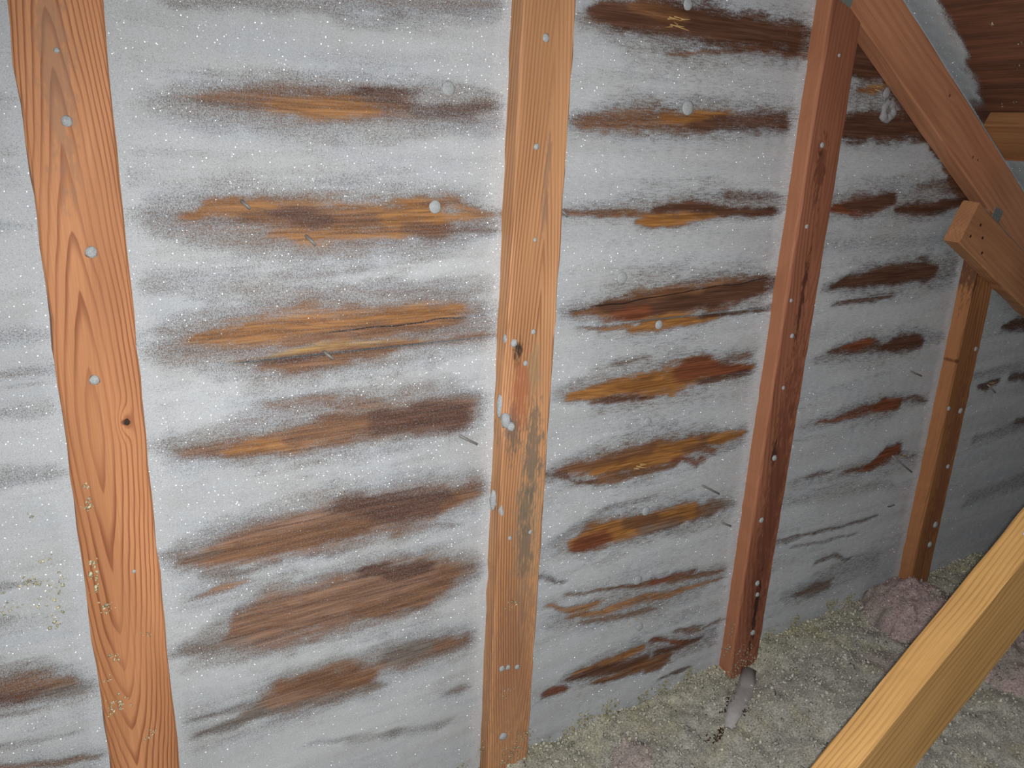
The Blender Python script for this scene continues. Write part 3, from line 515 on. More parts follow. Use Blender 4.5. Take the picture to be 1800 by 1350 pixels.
def bare_and_tone(X, Z):
    """how much of the sheathing the frost leaves bare, and the stain colour of the wood there"""
    wx = (fbm(X / 0.05, Z / 0.03, 11, 3) - 0.5) * 0.02
    wz = (fbm(X / 0.09, Z / 0.03, 21, 3) - 0.5) * 0.016
    ragged = (fbm(X / 0.035, Z / 0.0065, 31, 4) - 0.5)
    blot = (fbm(X / 0.02, Z / 0.012, 41, 3) - 0.5)
    Xw = X + wx; Zw = Z + wz
    keep = np.ones_like(X); halo = np.zeros_like(X)
    tone = np.empty(X.shape + (3,), np.float32); tone[:] = (0.30, 0.165, 0.095)
    for st, so, tn, pts in BARE:
        so = 0.2 + 0.9 * so
        px = np.array([q[0] for q in pts]); pz = np.array([q[1] for q in pts]); ph = np.array([q[2] for q in pts])
        e = 0.012 + 0.02 * so
        sel = np.nonzero((Xw > px[0] - 0.12) & (Xw < px[-1] + 0.12) & (np.abs(Zw - pz.mean()) < 0.08 + np.ptp(pz) + 2.2 * ph.max()))
        if len(sel[0]) == 0: continue
        xs = Xw[sel]; zs = Zw[sel]
        zc = np.interp(xs, px, pz); h = np.interp(xs, px, ph) * 1.02
        over = np.maximum(np.maximum(px[0] - xs, xs - px[-1]), 0) / e
        r = np.abs(zs - zc) / np.maximum(h, 0.002)
        r = np.sqrt(r * r + (over * 1.3) ** 2) + ragged[sel] * (0.5 + 0.5 * so) + blot[sel] * 0.35
        lf = 1 - sstep(0.50, 0.75, xs)                 # frost feathers out more softly in the left bays
        s2 = so + 0.10 + 0.35 * lf
        b = st * (1 - sstep(1 - 0.75 * np.minimum(s2, 1.15), 1 + 0.6 * s2, r))
        keep[sel] *= 1 - b
        if st > 0.5:                                   # frost thins gradually towards each bare patch
            ddz = np.maximum(np.abs(zs - zc) - 0.8 * h, 0); ddx = np.maximum(np.maximum(px[0] - xs, xs - px[-1]), 0) * 0.55
            dm = np.hypot(ddz, ddx) * (1 + 0.8 * blot[sel])
            halo[sel] = np.maximum(halo[sel], (0.20 + 0.20 * lf) * st * np.exp(-(dm / (0.014 + 0.016 * lf)) ** 2))
        wide = (1 - sstep(0.8, 1.7, r)) * (1.0 if st > 0.6 else 0.6)
        c = np.array(TONES[tn], np.float32)
        tone[sel] += (c - tone[sel]) * wide[:, None]
    return 1 - keep * (1 - halo), tone

STEP = 0.0043
XS = np.arange(-1.0, 3.0 + STEP, STEP)

def wall_grid(z0, z1):
    zs = np.linspace(z0, z1, max(2, int(round((z1 - z0) / STEP)) + 1))
    X, Z = np.meshgrid(XS, zs, indexing='ij')
    Z = np.minimum(Z, roof_z(X) - 0.001)
    idx = np.arange(X.size).reshape(X.shape)
    zmax = np.maximum(np.maximum(Z[:-1, 1:], Z[1:, 1:]), 0)
    q = np.stack([idx[:-1, :-1], idx[1:, :-1], idx[1:, 1:], idx[:-1, 1:]], -1).reshape(-1, 4)
    area = (np.minimum(Z[:-1, 1:] - Z[:-1, :-1], Z[1:, 1:] - Z[1:, :-1]) > 1e-5).reshape(-1)
    return X, Z, q[area]

def compact(v, f, *arrs):
    used = np.zeros(len(v), bool); used[f.ravel()] = True
    remap = np.cumsum(used) - 1
    return (v[used], remap[f]) + tuple(a[used] for a in arrs)

wall = tag(empty('wall_gable'), kind='structure')
FIELDS = []
for nm, z0, z1 in (('sheathing_panel', ZJ + 0.0012, 1.12), ('sheathing_panel', -1.42, ZJ - 0.0012)):
    X, Z, q = wall_grid(z0, z1)
    bare, tone = bare_and_tone(X, Z)
    relief = (fbm(X / 0.12, Z / 0.012, 51, 3) - 0.5) * 0.0012 * 0
    V = np.stack([X, relief, Z], -1).reshape(-1, 3)
    v, f, tn = compact(V, q, tone.reshape(-1, 3))
    # body of the panel behind its face
    nb = len(v)
    bx = np.array([[XS[0], 0.0125, z0], [XS[-1], 0.0125, z0], [XS[-1], 0.0125, min(z1, roof_z(XS[-1]))], [XS[0], 0.0125, z1],
                   [XS[0], 0.0002, z0], [XS[-1], 0.0002, z0]])
    v = np.vstack([v, bx]); tn = np.vstack([tn, np.tile((0.3, 0.15, 0.08), (6, 1))])
    f = np.vstack([f, np.array([[nb + 4, nb + 0, nb + 1, nb + 5]])])
    panel = mesh_obj(nm, v, f, M_SHEATH, wall, attrs={'tone': ('c', tn)})
    if z0 > -1: panel_up = panel
    else: panel_low = panel
    FIELDS.append((X, Z, q, bare))

# frost sheet: thickness follows how much frost has grown, studs and chord keep a bright rim beside them
STUDX = [(-0.0125, 0.0082), (0.6002, 0.0072), (1.2235, 0.0042), (1.8464, -0.0142)]
fv = []; ff = []; fd = []; fw = []; fs_ = []; base = 0
for X, Z, q, bare in FIELDS:
    streak = fbm(X / 0.16, Z / 0.011, 61, 4); speck = fbm(X / 0.03, Z / 0.02, 71, 4); bigp = fbm(X / 0.22, Z / 0.07, 81, 3)
    dens = 1.08 - 0.15 * sstep(0.42, 0.75, streak) - 0.06 * sstep(0.45, 0.8, speck) - 0.14 * sstep(0.5, 0.8, bigp)
    strk = 0.25 + 0.75 * sstep(0.45, 0.9, X)
    rim = np.zeros_like(X)
    for cx, ln in STUDX:
        dd = np.abs(X - (cx + ln * Z)) - W / 2
        rim = np.maximum(rim, 1 - sstep(0.004, 0.030, dd + (vnoise(X / 0.02, Z / 0.03, 5) - 0.5) * 0.012))
    dens = np.maximum(dens, rim * 1.05)
    dens = dens * (1 - np.clip(bare * (1 - 0.25 * rim), 0, 1) * (0.90 + 0.12 * sstep(0.5, 0.8, X)))
    dens = np.clip(dens, 0, 1.1)
    white = np.clip(rim * 0.7 + sstep(0.68, 1.06, dens) * (0.35 + 0.65 * sstep(0.3, 0.7, fbm(X / 0.3, Z / 0.05, 91, 3))), 0, 1)
    th = 0.0006 + 0.0034 * sstep(0.1, 1.0, dens) * (0.85 + 0.3 * fbm(X / 0.02, Z / 0.012, 101, 3)) + 0.0012 * rim
    Zf = Z.copy()
    if Z.min() < -1: Zf[:, -1] += 0.003           # frost bridges the panel joint
    V = np.stack([X, -th, Zf], -1).reshape(-1, 3)
    d1 = dens.reshape(-1)
    keepf = d1[q].max(axis=1) > 0.04
    v, f, d2, w2, s2 = compact(V, q[keepf], d1, white.reshape(-1), strk.reshape(-1)); fs_.append(s2)
    fv.append(v); ff.append(f + base); fd.append(d2); fw.append(w2); base += len(v)
    if len(FIELDS) == 2 and Z.min() > -1: UPD = (X, Z, dens)
    else: LOD = (X, Z, dens)
tag(mesh_obj('frost', np.vstack(fv), np.vstack(ff), M_FROST, smooth=True,
             attrs={'rime_amount': ('f', np.concatenate(fd)), 'rime_white': ('f', np.concatenate(fw)), 'rime_streak': ('f', np.concatenate(fs_))}),
    'sparkling white frost coating the plywood gable wall between the studs', 'frost', kind='stuff')

# loose ice crystals standing on the frost
def crystals(name, P, size, normals, mat):
    n = len(P)
    nrm = normals / np.linalg.norm(normals, axis=1, keepdims=True)
    ref = np.where(np.abs(nrm[:, 2:3]) > 0.9, np.array([[1.0, 0, 0]]), np.array([[0, 0, 1.0]]))
    u = np.cross(nrm, ref); u /= np.linalg.norm(u, axis=1, keepdims=True)
    w = np.cross(nrm, u)
    ang = rng.random(n) * 6.28
    u2 = u * np.cos(ang)[:, None] + w * np.sin(ang)[:, None]; w2 = np.cross(nrm, u2)
    vs = []
    for kk in range(6):
        a = kk * math.pi / 3
        vs.append(P + (u2 * math.cos(a) + w2 * math.sin(a)) * size[:, None])
    vs.append(P + nrm * size[:, None] * 0.25); vs.append(P - nrm * size[:, None] * 0.6)
    V = np.stack(vs, 1).reshape(-1, 3)
    tri = np.array([[k, (k + 1) % 6, 6] for k in range(6)] + [[(k + 1) % 6, k, 7] for k in range(6)])
    F = (tri[None] + (np.arange(n) * 8)[:, None, None]).reshape(-1, 3)
    return mesh_obj(name, V, F, mat)

cp = []
for X, Z, dens in (UPD, LOD):
    pr = np.clip(dens, 0.0, 1).reshape(-1) * (X.reshape(-1) < 2.6) * (Z.reshape(-1) < 0.32) * (0.2 + 1.2 * (X.reshape(-1) < 0.62))
    k = rng.choice(pr.size, 2600, replace=False, p=pr / pr.sum())
    cp.append(np.stack([X.reshape(-1)[k] + rng.normal(0, .002, 2600), -0.004 - rng.random(2600) * 0.001, Z.reshape(-1)[k] + rng.normal(0, .002, 2600)], -1))
cp = np.vstack(cp)
cn = rng.normal(0, 1, cp.shape) * 0.8 + np.array([-0.2, -1.0, 0.1])
tag(crystals('ice_crystals', cp, 0.00016 + 0.00034 * rng.random(len(cp)) ** 3, cn, M_CRYST),
    'tiny glinting ice crystals scattered over the wall frost', 'ice', kind='stuff')
SPARK = [(0.134, 0.123), (0.054, -0.018), (0.516, 0.083), (0.533, -0.094), (0.839, -0.176), (-0.151, -0.674), (-0.099, -0.812), (-0.144, -0.793),
 (0.148, -0.118), (0.18, -0.082), (0.958, -0.158), (0.408, -0.382), (0.819, -0.363), (1.478, -0.517), (0.071, -0.179), (0.073, -0.255), (0.07, -0.357),
 (0.303, -0.085), (0.342, -0.054), (0.245, -0.812), (0.414, -0.95), (0.132, -0.274), (1.168, -0.294), (1.515, -1.107), (0.256, -0.5), (-0.093, -0.175),
 (0.545, -0.141), (0.538, -0.166), (0.457, -0.232)]
sp = np.array([(x, -0.0045, z) for x, z in SPARK])
sn = np.array([tuple((CAM - Vector(q)).normalized() + Vector((0.03 * random.uniform(-1, 1), 0, 0.03 * random.uniform(-1, 1)))) for q in sp])
tag(crystals('ice_plates', sp, 0.0009 + 0.0010 * rng.random(len(sp)), sn, M_CRYST), 'larger flat ice crystals flashing bright among the wall frost', 'ice', kind='stuff')

# ------------------------------------------------------------------ nails through the sheathing (parts of the panels)
def blob(r, seed, flat=0.6, n=10, m=7, rough=0.14):
    """lumpy frost knob, pole towards -y"""
    rg = random.Random(seed); vs = []; fs = []
    vs.append((0, -r * flat * 1.0, 0))
    for i in range(1, m):
        th = math.pi * i / m
        for j in range(n):
            a = 2 * math.pi * j / n; rr = r * (1 + rg.uniform(-rough, rough))
            vs.append((rr * math.sin(th) * math.cos(a), -rr * flat * math.cos(th), rr * math.sin(th) * math.sin(a)))
    vs.append((0, r * flat, 0))
    for j in range(n): fs.append((0, 1 + (j + 1) % n, 1 + j))
    for i in range(m - 2):
        for j in range(n):
            a = 1 + i * n + j; b = 1 + i * n + (j + 1) % n
            fs.append((a, b, b + n, a + n))
    L = len(vs) - 1; o = 1 + (m - 2) * n
    for j in range(n): fs.append((L, o + j, o + (j + 1) % n))
    return vs, fs

def tube(p0, p1, r0, r1, n=7, mid=None):
    """tapered round bar between two points (optionally bent through mid)"""
    P = [Vector(p0)] + ([Vector(mid)] if mid else []) + [Vector(p1)]
    rs = [r0] + ([0.5 * (r0 + r1)] if mid else []) + [r1]
    vs = []; fs = []
    for i, (q, r) in enumerate(zip(P, rs)):
        d = (P[min(i + 1, len(P) - 1)] - P[max(i - 1, 0)]).normalized()
        u = d.orthogonal().normalized(); w = d.cross(u)
        for j in range(n):
            a = 2 * math.pi * j / n; vs.append(tuple(q + (u * math.cos(a) + w * math.sin(a)) * r))
    for i in range(len(P) - 1):
        for j in range(n):
            a = i * n + j; b = i * n + (j + 1) % n; fs.append((a, b, b + n, a + n))
    fs.append(tuple(range(n - 1, -1, -1))); fs.append(tuple(range((len(P) - 1) * n, len(P) * n)))
    return vs, fs

KNOB = [(0.46, 0.051, 0.0112), (0.441, -0.112, 0.0107), (0.905, 0.046, 0.0135), (0.796, -0.236, 0.012), (0.885, -0.515, 0.0100), (0.903, -0.706, 0.0105),
        (0.9, -0.861, 0.0115), (0.919, -0.978, 0.0095), (0.889, -0.327, 0.0096), (0.883, 0.202, 0.0104)]
for i, (x, z, r) in enumerate(KNOB):
    r *= 0.9
    par = panel_up if z > ZJ else panel_low
    v, f = tube((x, 0.004, z), (x, -0.007, z), r * 0.55, r * 0.5, 10)
    nail = mesh_obj('nail', v, f, M_STEEL, par)
    v, f = blob(r, i, 0.26, 14, 9, 0.05)
    fc = mesh_obj('frost_cap', [(a + x, b - 0.0055, c + z) for a, b, c in v], f, M_KNOB, par, smooth=True)
# fat ragged frost ring round a dark nail head close to the chord
M_RING = flat_mat('grey_rime', (0.36, 0.35, 0.36), 0.7, 0.0, 0.35, 240)
vs = []; fs = []; nr = 22; nt = 9
for i in range(nr):
    a = 2 * math.pi * i / nr; R_ = 0.0150 * (1 + random.uniform(-0.12, 0.12)); tr_ = 0.0082 * (1 + random.uniform(-0.25, 0.25))
    for j in range(nt):
        t_ = 2 * math.pi * j / nt; rr_ = tr_ * (1 + random.uniform(-0.15, 0.15))
        vs.append((1.432 + (R_ + rr_ * math.cos(t_)) * math.cos(a), -0.005 + rr_ * 0.7 * math.sin(t_), 0.065 + (R_ + rr_ * math.cos(t_)) * math.sin(a) * 1.05))
for i in range(nr):
    for j in range(nt):
        fs.append((i * nt + j, i * nt + (j + 1) % nt, ((i + 1) % nr) * nt + (j + 1) % nt, ((i + 1) % nr) * nt + j))
v, f = tube((1.432, 0.003, 0.065), (1.432, -0.006, 0.065), 0.0088, 0.0075, 12)
nail = mesh_obj('nail', v, f, M_STEEL, panel_up)
mesh_obj('frost_ring', vs, fs, M_RING, panel_up, smooth=True)
v, f = blob(0.011, 77, 0.35, 12, 8, 0.18)
mesh_obj('frost_cap', [(a + 1.418, b_ - 0.005, c + 0.098) for a, b_, c in v], f, M_RING, panel_up, smooth=True)
BENT = [((0.169, -0.101), (0.178, -0.111)), ((0.251, -0.148), (0.262, -0.161)), ((0.27, -0.313), (0.281, -0.324)), ((0.483, -0.475), (0.517, -0.494)),
        ((1.037, -0.673), (1.085, -0.700)), ((1.113, -0.778), (1.140, -0.790)), ((1.687, -0.728), (1.745, -0.775)), ((1.677, -0.506), (1.715, -0.522)),
        ((0.662, -0.117), (0.672, -0.130)), ((2.046, -0.589), (2.067, -0.612)), ((1.700, -0.873), (1.722, -0.866))]
for (a, b) in BENT:
    par = panel_up if a[1] > ZJ else panel_low
    L = math.hypot(b[0] - a[0], b[1] - a[1])
    v, f = tube((a[0], 0.003, a[1]), (b[0], -0.006 - 0.25 * L, b[1]), 0.0028, 0.0021, 7, ((a[0] * .6 + b[0] * .4), -0.006, (a[1] * .6 + b[1] * .4)))
    mesh_obj('nail', v, f, M_STEEL, par, smooth=True)
# pale torn splinters around two nails
M_SPLINT = flat_mat('fresh_torn_wood', (0.62, 0.40, 0.16), 0.7, 0.0, 0.3, 90)
for cx, cz, n, s in ((0.862, 0.175, 9, 0.022), (1.392, 0.102, 5, 0.02), (0.875, -0.605, 8, 0.014), (0.895, -0.955, 5, 0.012), (1.73, -0.735, 5, 0.016), (1.745, -0.455, 5, 0.016), (2.06, -0.59, 5, 0.015)):
    for i in range(n):
        a = random.uniform(-0.5, 0.5) + (math.pi if random.random() < .3 else 0); L = s * random.uniform(.5, 1.2)
        x = cx + random.uniform(-s, s) * .7; z = cz + random.uniform(-s, s) * .35
        p1 = (x + L * math.cos(a), -0.002 - random.random() * 0.006, z + L * math.sin(a) * 0.6)
        v, f = tube((x, 0.0005, z), p1, 0.0013, 0.0003, 4)
        mesh_obj('splinter', v, f, M_SPLINT, panel_up if z > ZJ else panel_low)

# ------------------------------------------------------------------ gable studs, chord, brace, beam
def sweep(L0, L1, w, t, n=48, ch=0.0025, chl=None, top=None, bow=0.0, seed=0, wob=0.0008):
    """sawn board along local z, w across x, t across y; chamfered corners; chl(z) widens the left front corner (wane)"""
    rg = np.random.default_rng(seed)
    zs = np.linspace(L0, L1, n + 1); vs = []; fs = []
    for i, z in enumerate(zs):
        s = (z - L0) / (L1 - L0)
        b = bow * (1 - (2 * s - 1) ** 2)
        cl = ch + (chl(z) if chl else 0.0)
        jx = rg.normal(0, wob, 8)
        pts = [(-w / 2 + cl, -t / 2), (w / 2 - ch, -t / 2), (w / 2, -t / 2 + ch), (w / 2, t / 2 - ch), (w / 2 - ch, t / 2), (-w / 2 + ch, t / 2),
               (-w / 2, t / 2 - ch), (-w / 2, -t / 2 + min(cl * 0.8, t * 0.7))]
        for (x, y), j in zip(pts, jx):
            zz = z
            if top and i == n: zz = top(x)
            vs.append((x + b + j, y, zz))
    for i in range(n):
        for j in range(8):
            a = i * 8 + j; c = i * 8 + (j + 1) % 8
            fs.append((a, c, c + 8, a + 8))
    fs.append(tuple(range(7, -1, -1))); fs.append(tuple(range(n * 8, n * 8 + 8)))
    return vs, fs

MS = [lumber('reddish_pine_a', (0.66, 0.305, 0.145), (0.30, 0.095, 0.042), x0=-0.014, z0=-0.385, k=0.10, p=1.45, freq=92, seed=1.3, warp=0.006, acc=15.0,
             knots=((0.018, -0.368, 0.0075, 0.022),), ring=0.85, edge=0.78,
             stain=((-0.012, 0.05, 0.016, 0.14, (0.42, 0.24, 0.15), 0.6),)),
      lumber('reddish_pine_b', (0.70, 0.375, 0.19), (0.35, 0.145, 0.07), x0=0.012, z0=-0.62, k=0.055, p=1.2, freq=200, seed=4.1, warp=0.003, ring=0.8, edge=0.66,
             stain=((0.012, -0.66, 0.028, 0.20, (0.42, 0.30, 0.19), 0.55), (0.014, -0.52, 0.018, 0.09, (0.19, 0.165, 0.13), 0.7), (0.006, -0.62, 0.016, 0.05, (0.19, 0.165, 0.13), 0.6), (0.010, -0.69, 0.018, 0.06, (0.2, 0.17, 0.13), 0.65), (-0.026, -0.47, 0.014, 0.05, (0.16, 0.145, 0.12), 0.75),
                    (-0.024, -0.335, 0.008, 0.022, (0.04, 0.035, 0.03), 0.95), (0.006, -0.37, 0.014, 0.05, (0.44, 0.30, 0.17), 0.7), (-0.016, -0.41, 0.018, 0.06, (0.48, 0.17, 0.085), 0.7),
                    (0.0, -0.95, 0.05, 0.2, (0.36, 0.17, 0.11), 0.4), (0.01, -0.08, 0.006, 0.09, (0.3, 0.2, 0.15), 0.5)),
             tint=((0.30, 0.5, (0.66, 0.36, 0.17), 0.3),)),
      lumber('brown_fir_c', (0.40, 0.16, 0.092), (0.21, 0.075, 0.044), x0=0.02, z0=0.02, k=0.09, p=1.4, freq=120, seed=7.7, side=(0.50, 0.21, 0.11, 0.85), warp=0.006, ring=0.6,
             knots=((-0.012, -0.02, 0.012, 0.02),),
             stain=((0.01, -0.75, 0.03, 0.4, (0.17, 0.055, 0.035), 0.65), (0.0, -0.30, 0.006, 0.1, (0.08, 0.03, 0.02), 0.8), (0.01, -1.02, 0.007, 0.09, (0.04, 0.02, 0.015), 0.9),
                    (-0.01, -0.62, 0.008, 0.03, (0.05, 0.03, 0.025), 0.8), (-0.005, -0.05, 0.015, 0.06, (0.15, 0.05, 0.03), 0.7))),
      lumber('brown_fir_d', (0.47, 0.215, 0.09), (0.22, 0.085, 0.04), x0=0.0, z0=-1.2, k=0.05, p=1.3, freq=120, seed=9.2, side=(0.50, 0.215, 0.095, 0.8), warp=0.006, ring=0.6,
             knots=((-0.04, -0.49, 0.010, 0.01),), stain=((-0.04, -0.25, 0.02, 0.08, (0.09, 0.04, 0.025), 0.75), (0.01, -0.8, 0.03, 0.3, (0.24, 0.085, 0.045), 0.6)))]
SLABEL = ['orange-brown stud with cathedral grain and a knot, leftmost in the frame',
          'straight-grained stud with grey mould stains and frost lumps on its chipped edge',
          'dark reddish-brown stud reaching up to the sloping chord, foot in the insulation',
          'short brown stud behind the end of the flat brace, pink insulation at its foot']
STUDS = []
for i, (cx, ln) in enumerate(STUDX):
    wane = None
    if i == 1: wane = lambda z: 0.012 * math.exp(-((z + 0.40) / 0.075) ** 4) + 0.003 * math.exp(-((z + 0.9) / 0.2) ** 2)
    if i == 3: wane = lambda z: 0.004
    if i == 2: wane = lambda z: 0.002
    topf = lambda x, c=cx: chord_low(c + x) - 0.0006
    v, f = sweep(-1.42, topf(0) - 0.05, W, T, 60, 0.003 if i < 2 else 0.0035, wane, topf, -0.003 if i == 0 else 0.0, seed=i)
    s = mesh_obj('gable_stud', v, f, MS[i])
    s.location = (cx, -T / 2, 0); s.rotation_euler = (0, math.atan(ln), 0)
    tag(s, SLABEL[i], 'stud', 'gable studs')
    STUDS.append(s)

def to_local(o, p):
    mw = Matrix.LocRotScale(o.location, o.rotation_euler, o.scale)
    return mw.inverted() @ Vector(p)

SNAILS = [[(-0.019, -0.011, 0.006), (-0.011, -0.155, 0.0072), (-0.024, -0.309, 0.0062), (-0.02, 0.061, 0.003), (-0.007, -0.578, 0.0026)],
          [(0.596, 0.126, 0.0058), (0.589, -0.023, 0.0050), (0.595, -0.16, 0.0034), (0.6, -0.306, 0.0044), (0.588, -0.357, 0.0046), (0.573, -0.669, 0.004), (0.614, -0.667, 0.004),
           (0.568, -0.934, 0.0062), (0.581, -0.936, 0.0052), (0.601, -0.942, 0.0052), (0.577, -1.089, 0.0085)],
          [(1.212, -0.005, 0.0052), (1.204, -0.154, 0.0045), (1.192, -0.297, 0.0042), (1.21, -0.37, 0.0052), (1.208, -0.479, 0.0045), (1.213, -0.635, 0.0065), (1.202, -0.778, 0.0065),
           (1.22, -0.938, 0.007), (1.226, -0.969, 0.006), (1.231, -1.07, 0.007), (1.221, 0.15, 0.0036)],
          [(1.82, -0.612, 0.0062), (1.874, -0.626, 0.008), (1.88, -0.466, 0.006), (1.875, -0.778, 0.0065), (1.878, -0.945, 0.009), (1.873, -1.003, 0.0085)]]
for o, lst in zip(STUDS, SNAILS):
    for j, (x, z, r) in enumerate(lst):
        q = to_local(o, (x, -T, z))
        v, f = blob(r, j, 0.42, 10, 7, 0.12)
        mesh_obj('frosted_nail_head', [(a + q.x, b + q.y - r * 0.12, c + q.z) for a, b, c in v], f, M_KNOB, o, smooth=True)
# dark open heart of the knot in the first stud
q = to_local(STUDS[0], (0.0055, -T, -0.368))
v, f = blob(0.0036, 3, 0.3, 10, 6, 0.2)
mesh_obj('knot', [(a + q.x, b + q.y + 0.0002, c * 1.3 + q.z) for a, b, c in v], f, M_DARK, STUDS[0], smooth=True)
# frost lumps clinging to the chipped edge of the second stud
for j, (x, y, z, rx, rz) in enumerate(((0.5595, -0.028, -0.315, 0.008, 0.011), (0.5655, -0.037, -0.321, 0.006, 0.007), (0.5535, -0.022, -0.430, 0.006, 0.022), (0.5580, -0.034, -0.452, 0.009, 0.014),
                                       (0.5650, -0.040, -0.462, 0.007, 0.008), (0.548, -0.02, -0.600, 0.006, 0.02), (0.556, -0.034, -0.615, 0.005, 0.018))):
    q = to_local(STUDS[1], (x, y, z))
    v, f = blob(1.0, 20 + j, 0.9, 12, 9, 0.13)
    mesh_obj('frost_lump', [(a * rx + q.x, b * rx + q.y, c * rz + q.z) for a, b, c in v], f, M_KNOB, STUDS[1], smooth=True)
M_FPLATE = flat_mat('frosted_scrap', (0.50, 0.48, 0.48), 0.6, 0.0, 0.3, 60)
def plate(name, w, h, parent, loc, rot=0.0, mat=M_ZINC):
    """thin pressed-steel connector plate with rows of punched slots"""
    vs = []; fs = []
    nx = max(3, int(w / 0.012)); nz = max(3, int(h / 0.02))
    def box(x0, x1, y0, y1, z0, z1):
        b = len(vs)
        for x in (x0, x1):
            for y in (y0, y1):
                for z in (z0, z1): vs.append((x, y, z))
        for fc in ((0, 1, 3, 2), (4, 6, 7, 5), (0, 4, 5, 1), (2, 3, 7, 6), (0, 2, 6, 4), (1, 5, 7, 3)): fs.append(tuple(b + k for k in fc))
    box(-w / 2, w / 2, -0.0012, 0.0003, -h / 2, h / 2)
    for a in range(nx):
        for c in range(nz):
            x = -w / 2 + (a + .5) * w / nx; z = -h / 2 + (c + .5) * h / nz
            box(x - 0.0015, x + 0.0015, -0.0018, -0.001, z - 0.005, z + 0.005)
    c_, s_ = math.cos(rot), math.sin(rot)
    vs = [(loc[0] + x * c_ - z * s_, loc[1] + y, loc[2] + x * s_ + z * c_) for x, y, z in vs]
    return mesh_obj(name, vs, fs, mat, parent)

def board_along(name, mid, direction, L, w, t, mat, seed, ch=0.003, bow=0.0, n=40, wane=None):
    """board whose wide face lies in the plane of the wall (local x across, y depth, z along)"""
    v, f = sweep(-L / 2, L / 2, w, t, n, ch, wane, None, bow, seed)
    o = mesh_obj(name, v, f, mat)
    d = Vector(direction).normalized()
    yv = Vector((0, 1, 0)); xv = yv.cross(d)
    m = Matrix((xv, yv, d)).transposed().to_4x4(); m.translation = Vector(mid)
    o.matrix_world = m
    return o

M_CH = lumber('reddish_pine_chord', (0.66, 0.305, 0.17), (0.36, 0.14, 0.07), x0=0.06, z0=0.3, k=0.03, p=1.4, freq=60, seed=12.0, warp=0.010, ring=0.3,
              knots=((-0.022, -0.10, 0.007, 0.012), (0.012, 0.07, 0.007, 0.012), (0.006, 0.09, 0.006, 0.01)), ygain=1.0)
dch = Vector((1, 0, -0.6235)).normalized()
pch = Vector((0.6235, 0, 1)).normalized()
low = Vector((1.62, -T / 2, chord_low(1.62)))
Wc = ((chord_top(1.62) - chord_low(1.62)) * dch.x)
chord = board_along('top_chord', low + pch * (Wc / 2), dch, 3.2, Wc, T, M_CH, 11)
tag(chord, 'sloping reddish-brown top chord of the gable truss under the roof', 'beam')
# connector plates at the two stud heads
def chord_local(p): return chord.matrix_world.inverted() @ Vector(p)
for x, dz, ww, hh in ((1.213, 0.022, 0.053, 0.053), (1.842, 0.010, 0.026, 0.036)):
    p = chord_local((x, -T, chord_low(x) + dz))
    plate('connector_plate', ww, hh, chord, (p.x, -T / 2, p.z), 0.23)

M_BR = lumber('tan_brace_wood', (0.60, 0.295, 0.15), (0.40, 0.165, 0.08), x0=0.02, z0=0.2, k=0.04, p=1.3, freq=90, seed=15.0, warp=0.006, ring=0.4,
              stain=((0.02, -0.55, 0.03, 0.08, (0.45, 0.18, 0.09), 0.6),), ygain=1.2)
db = Vector((0.8906, 0, -0.4547))
pb = Vector((0.4547, 0, 0.8906))
b0 = Vector((1.648, -0.0385 - T / 2, -0.193))
Lb = 0.95; Wb = 0.096
brace = board_along('diagonal_brace', b0 + db * (Lb / 2 + 0.004) + pb * (Wb / 2), db, Lb, Wb, T, M_BR, 15)
tag(brace, 'flat tan brace nailed across the short stud, sloping down to the right edge', 'brace')
for u, s in ((0.03, 0.028), (0.045, 0.062), (0.075, 0.045), (0.1, 0.02)):
    p = brace.matrix_world.inverted() @ Vector(b0 + db * u + pb * s)
    v, f = tube((p.x, -T / 2 - 0.0004, p.z), (p.x, -T / 2 + 0.002, p.z), 0.0036, 0.003, 8)
    mesh_obj('nail_hole', v, f, M_DARK, brace)
# thin rime on the brace's upper edge
gx = np.linspace(-Lb / 2 + 0.03, Lb / 2, 200); gy = np.linspace(-T / 2 + 0.002, T / 2, 10)
GX, GY = np.meshgrid(gx, gy, indexing='ij')
sgn = 1.0 if (brace.matrix_world.to_3x3() @ Vector((1, 0, 0))).z > 0 else -1.0
idx = np.arange(GX.size).reshape(GX.shape)
rq = np.stack([idx[:-1, :-1], idx[1:, :-1], idx[1:, 1:], idx[:-1, 1:]], -1).reshape(-1, 4)
rv = np.stack([np.full(GX.size, sgn * (Wb / 2 + 0.0012)), GY.ravel(), GX.ravel()], -1)
rd = np.clip(0.45 + 0.3 * fbm(GX / 0.05, GY / 0.02, 3, 3), 0, 1).ravel()
mesh_obj('rime', rv, rq, M_FROST, brace, attrs={'rime_amount': ('f', rd), 'rime_white': ('f', rd * 0)})

M_YB = lumber('yellow_pine_new', (0.55, 0.32, 0.115), (0.29, 0.135, 0.045), x0=0.09, z0=0.75, k=0.05, p=1.3, freq=85, seed=21.0, warp=0.014, ring=0.5, ygain=1.6, edge=0.72,
              knots=((0.02, 0.12, 0.006, 0.008),))
dy = Vector((0.793, 0, 0.609)); py = Vector((0.609, 0, -0.793))
WY = 0.134; TY = 0.0437
ridge = Vector((0.742, -0.62 + TY / 2, -0.743))
beam = board_along('truss_web', ridge + dy * 0.25 + py * (WY / 2), dy, 2.1, WY, TY, M_YB, 21, 0.002, n=60)
tag(beam, 'yellow new-looking pine board slanting up to the right in the near corner', 'beam')
p = beam.matrix_world.inverted() @ Vector((0.742 + 0.793 * 0.40, -0.60, -0.743 + 0.609 * 0.40))
v, f = blob(0.0035, 8, 0.6, 8, 6, 0.15)
mesh_obj('frost_lump', [(b + p.x, a + p.y, c + p.z) for a, b, c in v], f, M_KNOB, beam, smooth=True)

